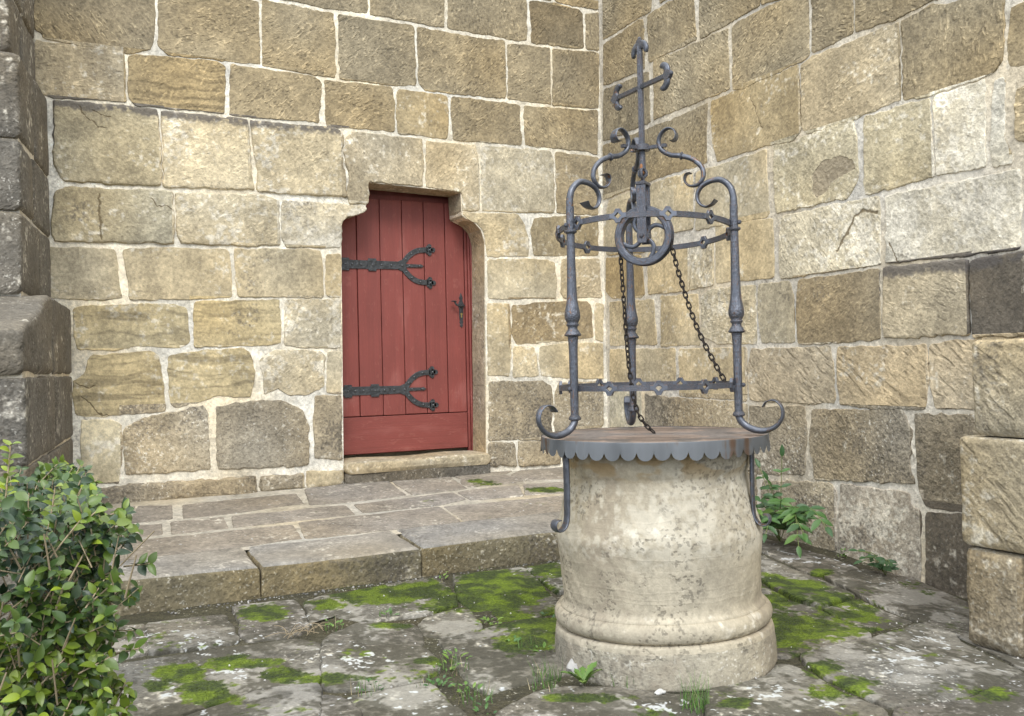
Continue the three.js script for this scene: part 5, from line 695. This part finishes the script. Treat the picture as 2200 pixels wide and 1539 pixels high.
  face(120, () => { const p0 = V(rr(-0.6, hw - 0.15), rr(0, 0.3), rr(-0.3, hd - 0.12)), p1 = p0.clone().add(V(rr(-0.1, 0.2), rr(0.25, 0.5), rr(0, 0.14))); p1.x = Math.min(p1.x, hw - 0.06); p1.y = Math.min(p1.y, top - 0.1); p1.z = Math.min(p1.z, hd - 0.13); stem(p0, p1, rr(0.0015, 0.003)); });
  face(110, () => { const p0 = V(rr(-0.5, hw - 0.04), rr(0.1, top - 0.08), hd - rr(0.04, 0.1)), p1 = p0.clone().add(V(rr(-0.02, 0.06), rr(0.04, 0.12), rr(0.02, 0.07))); stem(p0, p1, rr(0.0012, 0.0022)); }); // clipped stubs
  part('branches', mergeGeometries(stems), TWIG, h);
  const cam = camera.position.clone().sub(h.position), place = (L, m) => { const d = L.d, z = V(cam.x - L.p.x, cam.y - L.p.y + 1.2, cam.z - L.p.z).normalize().add(V(L.roll, rr(0, 0.6), rr(-0.4, 0.4))), x = V().crossVectors(d, z).normalize(), zz = V().crossVectors(x, d); m.makeBasis(x, d, zz); m.scale(V(L.s, L.s, L.s)); m.setPosition(L.p); };
  const inView = leaves.map((L, i) => [L.p.distanceTo(cam) + (L.p.x < -0.2 ? 0.35 : 0) + rr(0, 0.25), i]).sort((a, b) => a[0] - b[0]), near = new Set(inView.slice(0, 290).map((e) => e[1])), M = new THREE.Matrix4(), rest = [];
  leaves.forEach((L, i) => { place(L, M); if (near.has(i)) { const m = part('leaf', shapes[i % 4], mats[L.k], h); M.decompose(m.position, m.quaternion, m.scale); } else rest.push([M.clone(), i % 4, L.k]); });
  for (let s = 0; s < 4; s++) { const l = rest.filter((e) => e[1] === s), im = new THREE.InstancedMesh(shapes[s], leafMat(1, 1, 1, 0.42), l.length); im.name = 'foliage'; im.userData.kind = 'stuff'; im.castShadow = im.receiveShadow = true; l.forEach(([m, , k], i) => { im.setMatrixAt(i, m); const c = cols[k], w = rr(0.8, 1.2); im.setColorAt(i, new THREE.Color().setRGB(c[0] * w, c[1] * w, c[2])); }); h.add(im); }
}
const GREENS = [[0.04, 0.1, 0.03], [0.06, 0.14, 0.03], [0.1, 0.19, 0.035], [0.15, 0.24, 0.04], [0.03, 0.075, 0.03]].map((c) => leafMat(...c, 0.5));
function orient(m, p, d, up, s) { const x = V().crossVectors(d, up).normalize(), z = V().crossVectors(x, d); m.position.copy(p); m.quaternion.setFromRotationMatrix(new THREE.Matrix4().makeBasis(x, d, z)); m.scale.setScalar(s); }
{ // the seedling with feathered leaves behind the well
  const lf = [leafGeo(0.095, 0.042, 0.15, 0.2), leafGeo(0.08, 0.038, 0.2, 0.3)];
  const frond = (t, p0, p1, sag, n, s0, g) => { const mid = p0.clone().lerp(p1, 0.55).add(V(0, sag, 0)), c = new THREE.CatmullRomCurve3([p0, mid, p1]); part('stalk', new THREE.TubeGeometry(c, 10, 0.002, 5), STALK, t); for (let i = 0; i < n; i++) { const s = 0.28 + 0.7 * i / (n - 1), p = c.getPointAt(s), d = c.getTangentAt(s), side = V().crossVectors(d, Y1).normalize(); const list = i === n - 1 ? [0] : [1, -1]; for (const k of list) { const dir = k ? side.clone().multiplyScalar(k).addScaledVector(d, 0.55).add(V(0, rr(-0.45, 0.1), 0)).normalize() : d.clone(); const m = part('leaf', lf[i % 2], GREENS[Math.min(2, Math.max(0, g - 1 + Math.floor(rr(0, 1.8))))], t); orient(m, p, dir, V(-0.7, 1, 0.7).add(V(rr(-0.3, 0.3), 0, rr(-0.3, 0.3))), s0 * (1 - 0.25 * s) * rr(0.85, 1.1)); } } };
  const t = thing('seedling', 'leafy seedling with feathered leaves growing between well and side wall', 'plant'); t.position.set(-0.12, gY(-0.1, 1.95), 1.95);
  const o = V(0, 0, 0);
  frond(t, o, V(-0.16, 0.33, 0.12), 0.05, 5, 1, 1); frond(t, o, V(-0.05, 0.42, -0.1), 0.05, 6, 0.95, 0); frond(t, o, V(-0.12, 0.22, 0.34), 0.1, 6, 1.1, 1); frond(t, o, V(-0.2, 0.12, 0.4), 0.12, 6, 1.15, 1); frond(t, o, V(-0.34, 0.2, 0.1), 0.09, 6, 1, 2); frond(t, o, V(-0.3, 0.1, 0.22), 0.12, 6, 1, 1); frond(t, o, V(-0.24, 0.24, -0.12), 0.08, 5, 0.9, 1); frond(t, o, V(-0.06, 0.5, 0.1), 0.02, 5, 0.9, 1); frond(t, o, V(-0.18, 0.28, 0.22), 0.08, 6, 1.05, 2); frond(t, V(0, 0.1, 0.1), V(-0.14, 0.16, 0.5), 0.1, 6, 1.1, 1); frond(t, V(0, 0.1, 0.1), V(-0.22, 0.05, 0.38), 0.14, 6, 1.1, 2); frond(t, o, V(-0.28, 0.3, 0.05), 0.08, 6, 1, 0); frond(t, o, V(-0.1, 0.36, 0.02), 0.06, 6, 1, 0);
  const u = thing('seedling', 'small dark seedling at the foot of the side wall', 'plant'); u.position.set(-0.1, gY(-0.1, 2.68), 2.68);
  for (let k = 0; k < 6; k++) { const a = rr(1.2, 5), r = rr(0.07, 0.14); frond(u, o, V(Math.cos(a) * r - 0.04, rr(0.06, 0.13), Math.sin(a) * r), 0.04, 3, 0.75, 0); }
}
const WEED = [[-2.625, 3.015], [-2.661, 3.251], [-2.676, 3.424], [-2.831, 2.334], [-2.585, 2.283], [-1.998, 2.649, 2], [-2.24, 3.02], [-2.131, 1.79], [-2.914, 3.063], [-2.268, 2.611], [-0.06, 2.36], [-2.55, 2.93], [-2.3, 2.87, 2], [-2.72, 3.15]];
{
  const lf = [leafGeo(0.022, 0.014, 0.15, 0.25), leafGeo(0.03, 0.013, 0.2, 0.35), leafGeo(0.017, 0.013, 0.1, 0.1)];
  const where = ['in the joints left of the well', 'near the wellhead foot', 'by the kerb'];
  WEED.forEach(([x, z], n) => {
    const wall = x > -0.5, kerb = z < 2.0 && !wall; const foot = Math.hypot(x + 1.85, z - 3.2) < 0.62; const t = thing('weed', wall ? 'small yellow green weed at the foot of the side wall' : kerb ? 'small green weed growing against the kerb stone' : foot ? 'small green weed close to the plinth of the well' : 'small green weed sprouting from a paving joint away from the well', 'weed', wall || kerb ? null : foot ? 'weeds beside the well plinth' : 'weeds in the paving joints'); t.position.set(x, gY(x, z) - 0.012, z);
    const N = Math.round(rr(8, 18)), yl = wall ? 2 : Math.floor(rr(0, 2.5)); for (let i = 0; i < N; i++) { const a = rr(0, 6.28), r = rr(0, 0.045), d = V(Math.cos(a), rr(0.35, 1.4), Math.sin(a)).normalize(), m = part('leaf', lf[i % 3], GREENS[Math.min(3, yl + Math.floor(rr(0, 2)))], t); orient(m, V(Math.cos(a) * r, rr(0.005, 0.04), Math.sin(a) * r), d, V(rr(-0.3, 0.3), 1, rr(0, 0.6)), rr(0.55, 1.05)); }
  });
  const d = thing('dandelion', 'dandelion rosette with toothed leaves against the foot of the well', 'weed'); d.position.set(-2.285, gY(-2.285, 3.375) + 0.002, 3.375);
  const dl = (() => { const L = 0.12, P = [], I = [], w = [0.004, 0.01, 0.022, 0.012, 0.026, 0.015, 0.032, 0.02, 0.034, 0.03, 0.016, 0.001]; w.forEach((q, i) => { const s = i / (w.length - 1), y = s * L, zz = 0.05 * Math.sin(s * 2.6) * L * 3; P.push(-q * 0.62, y - (i % 2 ? 0 : 0.004), zz + 0.003, 0, y, zz - 0.002, q * 0.62, y - (i % 2 ? 0 : 0.004), zz + 0.003); }); for (let i = 0; i < w.length - 1; i++) for (let k = 0; k < 2; k++) { const a = i * 3 + k; I.push(a, a + 1, a + 4, a, a + 4, a + 3); } const g = new THREE.BufferGeometry(); g.setAttribute('position', new THREE.Float32BufferAttribute(P, 3)); g.setIndex(I); g.computeVertexNormals(); return g; })();
  for (let i = 0; i < 13; i++) { const a = i * 2.4 + rr(-0.3, 0.3), m = part('leaf', dl, GREENS[2 + i % 2], d); orient(m, V(Math.cos(a) * 0.006, 0.006, Math.sin(a) * 0.006), V(Math.cos(a), rr(0.25, 0.95), Math.sin(a)).normalize(), Y1, rr(0.4, 0.75)); }
}
{ // grass: too many blades to count
  const blade = (() => { const P = [], I = []; for (let i = 0; i <= 4; i++) { const s = i / 4, w = 0.0013 * (1 - s * 0.9); P.push(-w, s, 0.35 * s * s, w, s, 0.35 * s * s); } for (let i = 0; i < 4; i++) { const a = i * 2; I.push(a, a + 1, a + 3, a, a + 3, a + 2); } const g = new THREE.BufferGeometry(); g.setAttribute('position', new THREE.Float32BufferAttribute(P, 3)); g.setIndex(I); g.computeVertexNormals(); return g; })();
  const tufts = [[-2.086, 3.71, 90, 0.05, 0.1], [-2.358, 3.25, 60, 0.05, 0.07], [-2.42, 3.33, 30, 0.05, 0.05], [-2.6, 3.02, 40, 0.06, 0.05], [-2.65, 3.3, 40, 0.08, 0.05], [-2.83, 2.34, 20, 0.05, 0.045], [-2.57, 2.29, 25, 0.05, 0.045], [-2.25, 2.95, 25, 0.05, 0.05], [-2.94, 3.07, 25, 0.05, 0.05], [-2.15, 3.42, 24, 0.06, 0.06], [-1.28, 2.95, 10, 0.05, 0.06], [-2.0, 1.75, 20, 0.2, 0.03], [-2.7, 3.1, 25, 0.1, 0.04]];
  const list = []; for (const [x, z, n, r, h] of tufts) for (let i = 0; i < n; i++) { const a = rr(0, 6.28), q = r * Math.sqrt(rnd()); list.push([x + Math.cos(a) * q, z + Math.sin(a) * q, h * rr(0.5, 1.2), rr(0, 6.28), rr(-0.45, 0.45)]); }
  const m = new THREE.InstancedMesh(blade, leafMat(1, 1, 1, 0.6), list.length), o = new THREE.Object3D(); list.forEach(([x, z, h, a, tl], i) => { o.position.set(x, gY(x, z) - 0.006, z); o.rotation.set(tl, a, 0); o.scale.set(1, h, h); o.updateMatrix(); m.setMatrixAt(i, o.matrix); const w = rr(0.7, 1.3), dry = rnd() < 0.15; m.setColorAt(i, dry ? new THREE.Color().setRGB(0.36, 0.3, 0.17) : new THREE.Color().setRGB(0.08 * w, 0.17 * w, 0.03)); });
  m.name = 'grass'; m.castShadow = m.receiveShadow = true; tag(m, 'thin grass tufts growing in the paving joints', 'grass', null, 'stuff'); scene.add(m);
  // moss: cushions of tiny shoots wherever it covers the slabs
  const tuft = (() => { const L = []; for (let k = 0; k < 5; k++) { const c = new THREE.ConeGeometry(0.22, 1, 3, 1, true); c.translate(0, 0.45, 0); c.rotateZ(k ? 0.6 : 0); c.rotateY(k * 1.57 + 0.4); L.push(clean(c)); } return mergeGeometries(L); })();
  const ml = []; for (let i = 0; i < 90000 && ml.length < 26000; i++) { const x = rr(-3.9, -0.1), z = rr(1.7, 4.2); if (Math.hypot(x + 1.85, z - 3.2) < 0.4) continue; const s = mossAt(x, z); if (s > 0.35 && rnd() < s) ml.push([x, z, s]); }
  const mm = new THREE.InstancedMesh(tuft, new THREE.MeshStandardMaterial({ color: 0xffffff, roughness: 1 }), ml.length); ml.forEach(([x, z, s], i) => { const k = rr(0.002, 0.004) * s; o.position.set(x, gY(x, z) + 0.003, z); o.rotation.set(rr(-0.3, 0.3), rr(0, 6.28), rr(-0.3, 0.3)); o.scale.set(k, k * rr(0.8, 1.6), k); o.updateMatrix(); mm.setMatrixAt(i, o.matrix); const v = sst(0.35, 0.65, fbm(x * 14 + 60, z * 14, 3)) * 0.6 + rr(0, 0.5); mm.setColorAt(i, new THREE.Color().setRGB(0.045 + 0.075 * v, 0.065 + 0.095 * v, 0.008)); });
  mm.name = 'moss'; mm.castShadow = mm.receiveShadow = true; tag(mm, 'green moss cushions on the paving by the kerb and the well', 'moss', null, 'stuff'); scene.add(mm);
  { // a small tangle of dead stems in a joint near the kerb
    const tw = thing('dead_stems', 'tangle of dry brown stems in a paving joint near the kerb', 'twigs'); tw.position.set(-2.95, gY(-2.95, 2.36), 2.36);
    for (let i = 0; i < 22; i++) { const a = rr(0, 6.28), p0 = V(rr(-0.09, 0.09), 0.005, rr(-0.05, 0.05)), p1 = p0.clone().add(V(Math.cos(a) * rr(0.04, 0.12), rr(0.002, 0.035), Math.sin(a) * rr(0.03, 0.08))); part('stem', new THREE.TubeGeometry(new THREE.CatmullRomCurve3([p0, p0.clone().lerp(p1, 0.5).add(V(0, 0.012, 0)), p1]), 4, 0.0011, 4), TWIG, tw); }
  }
  // fallen petals and crumbs of mortar along the kerb and in the joints
  const chip = new THREE.IcosahedronGeometry(1, 0); { const P = chip.attributes.position; for (let i = 0; i < P.count; i++) { const k = 0.75 + 0.5 * vn(P.getX(i) * 5 + 3, P.getY(i) * 5 + P.getZ(i) * 3); P.setXYZ(i, P.getX(i) * k, P.getY(i) * k, P.getZ(i) * k); } chip.computeVertexNormals(); }
  const cl = []; for (let i = 0; i < 420; i++) { const u = rnd(); if (u < 0.5) { const x = rr(-3.4, -1.2); cl.push([x, 1.7 + Math.abs(rr(-0.03, 0.06)) * rr(0.2, 1.4)]); } else { const x = rr(-3.3, -0.3), z = rr(1.75, 3.9); if (Math.hypot(x + 1.85, z - 3.2) > 0.42) cl.push([x, z]); } }
  const cm = new THREE.InstancedMesh(chip, new THREE.MeshStandardMaterial({ color: 0xffffff, roughness: 0.9 }), cl.length); cl.forEach(([x, z], i) => { const s = z < 1.8 ? rr(0.002, 0.0075) : rr(0.0018, 0.0045); o.position.set(x, gY(x, z) + s * 0.4 + (z < 1.8 ? -0.012 : 0.004), z); o.rotation.set(rr(0, 6), rr(0, 6), rr(0, 6)); o.scale.set(s, s * 0.6, s); o.updateMatrix(); cm.setMatrixAt(i, o.matrix); const w = z < 1.8 ? (rnd() < 0.9 ? rr(0.1, 0.26) : rr(0.4, 0.5)) : rr(0.35, 0.6); cm.setColorAt(i, new THREE.Color().setRGB(w, w * 0.96, w * 0.9)); });
  cm.name = 'mortar_crumbs'; cm.castShadow = cm.receiveShadow = true; tag(cm, 'pale crumbs and petals scattered on the paving and along the kerb', 'crumbs', null, 'stuff'); scene.add(cm);
  const rock = (x, z, s, label, c) => { const g = new THREE.IcosahedronGeometry(1, 2), P = g.attributes.position; for (let i = 0; i < P.count; i++) { const v = V(P.getX(i), P.getY(i), P.getZ(i)), k = 0.55 + 0.9 * vn(v.x * 1.6 + v.z * 1.3 + 3, v.y * 1.6 + v.z * 0.7 + 8); P.setXYZ(i, v.x * k * s[0], v.y * k * s[1], v.z * k * s[2]); } g.computeVertexNormals(); const m = part(numbered('loose_stone'), g, new THREE.MeshStandardMaterial({ color: new THREE.Color().setRGB(...c), roughness: 0.95 }), scene); m.position.set(x, gY(x, z) + s[1] * 0.5, z); m.rotation.y = rr(0, 6); tag(m, label, 'stone'); };
  rock(-2.222, 3.235, [0.036, 0.03, 0.028], 'jagged pale stone lying against the foot of the well beside the dandelion', [0.42, 0.41, 0.39]);
  rock(-2.105, 3.555, [0.017, 0.008, 0.011], 'small white chip of stone in front of the well foot', [0.55, 0.54, 0.51]);
}
scene.traverse((o) => { if (o.isMesh) o.castShadow = o.receiveShadow = true; });
renderer.render(scene, camera);
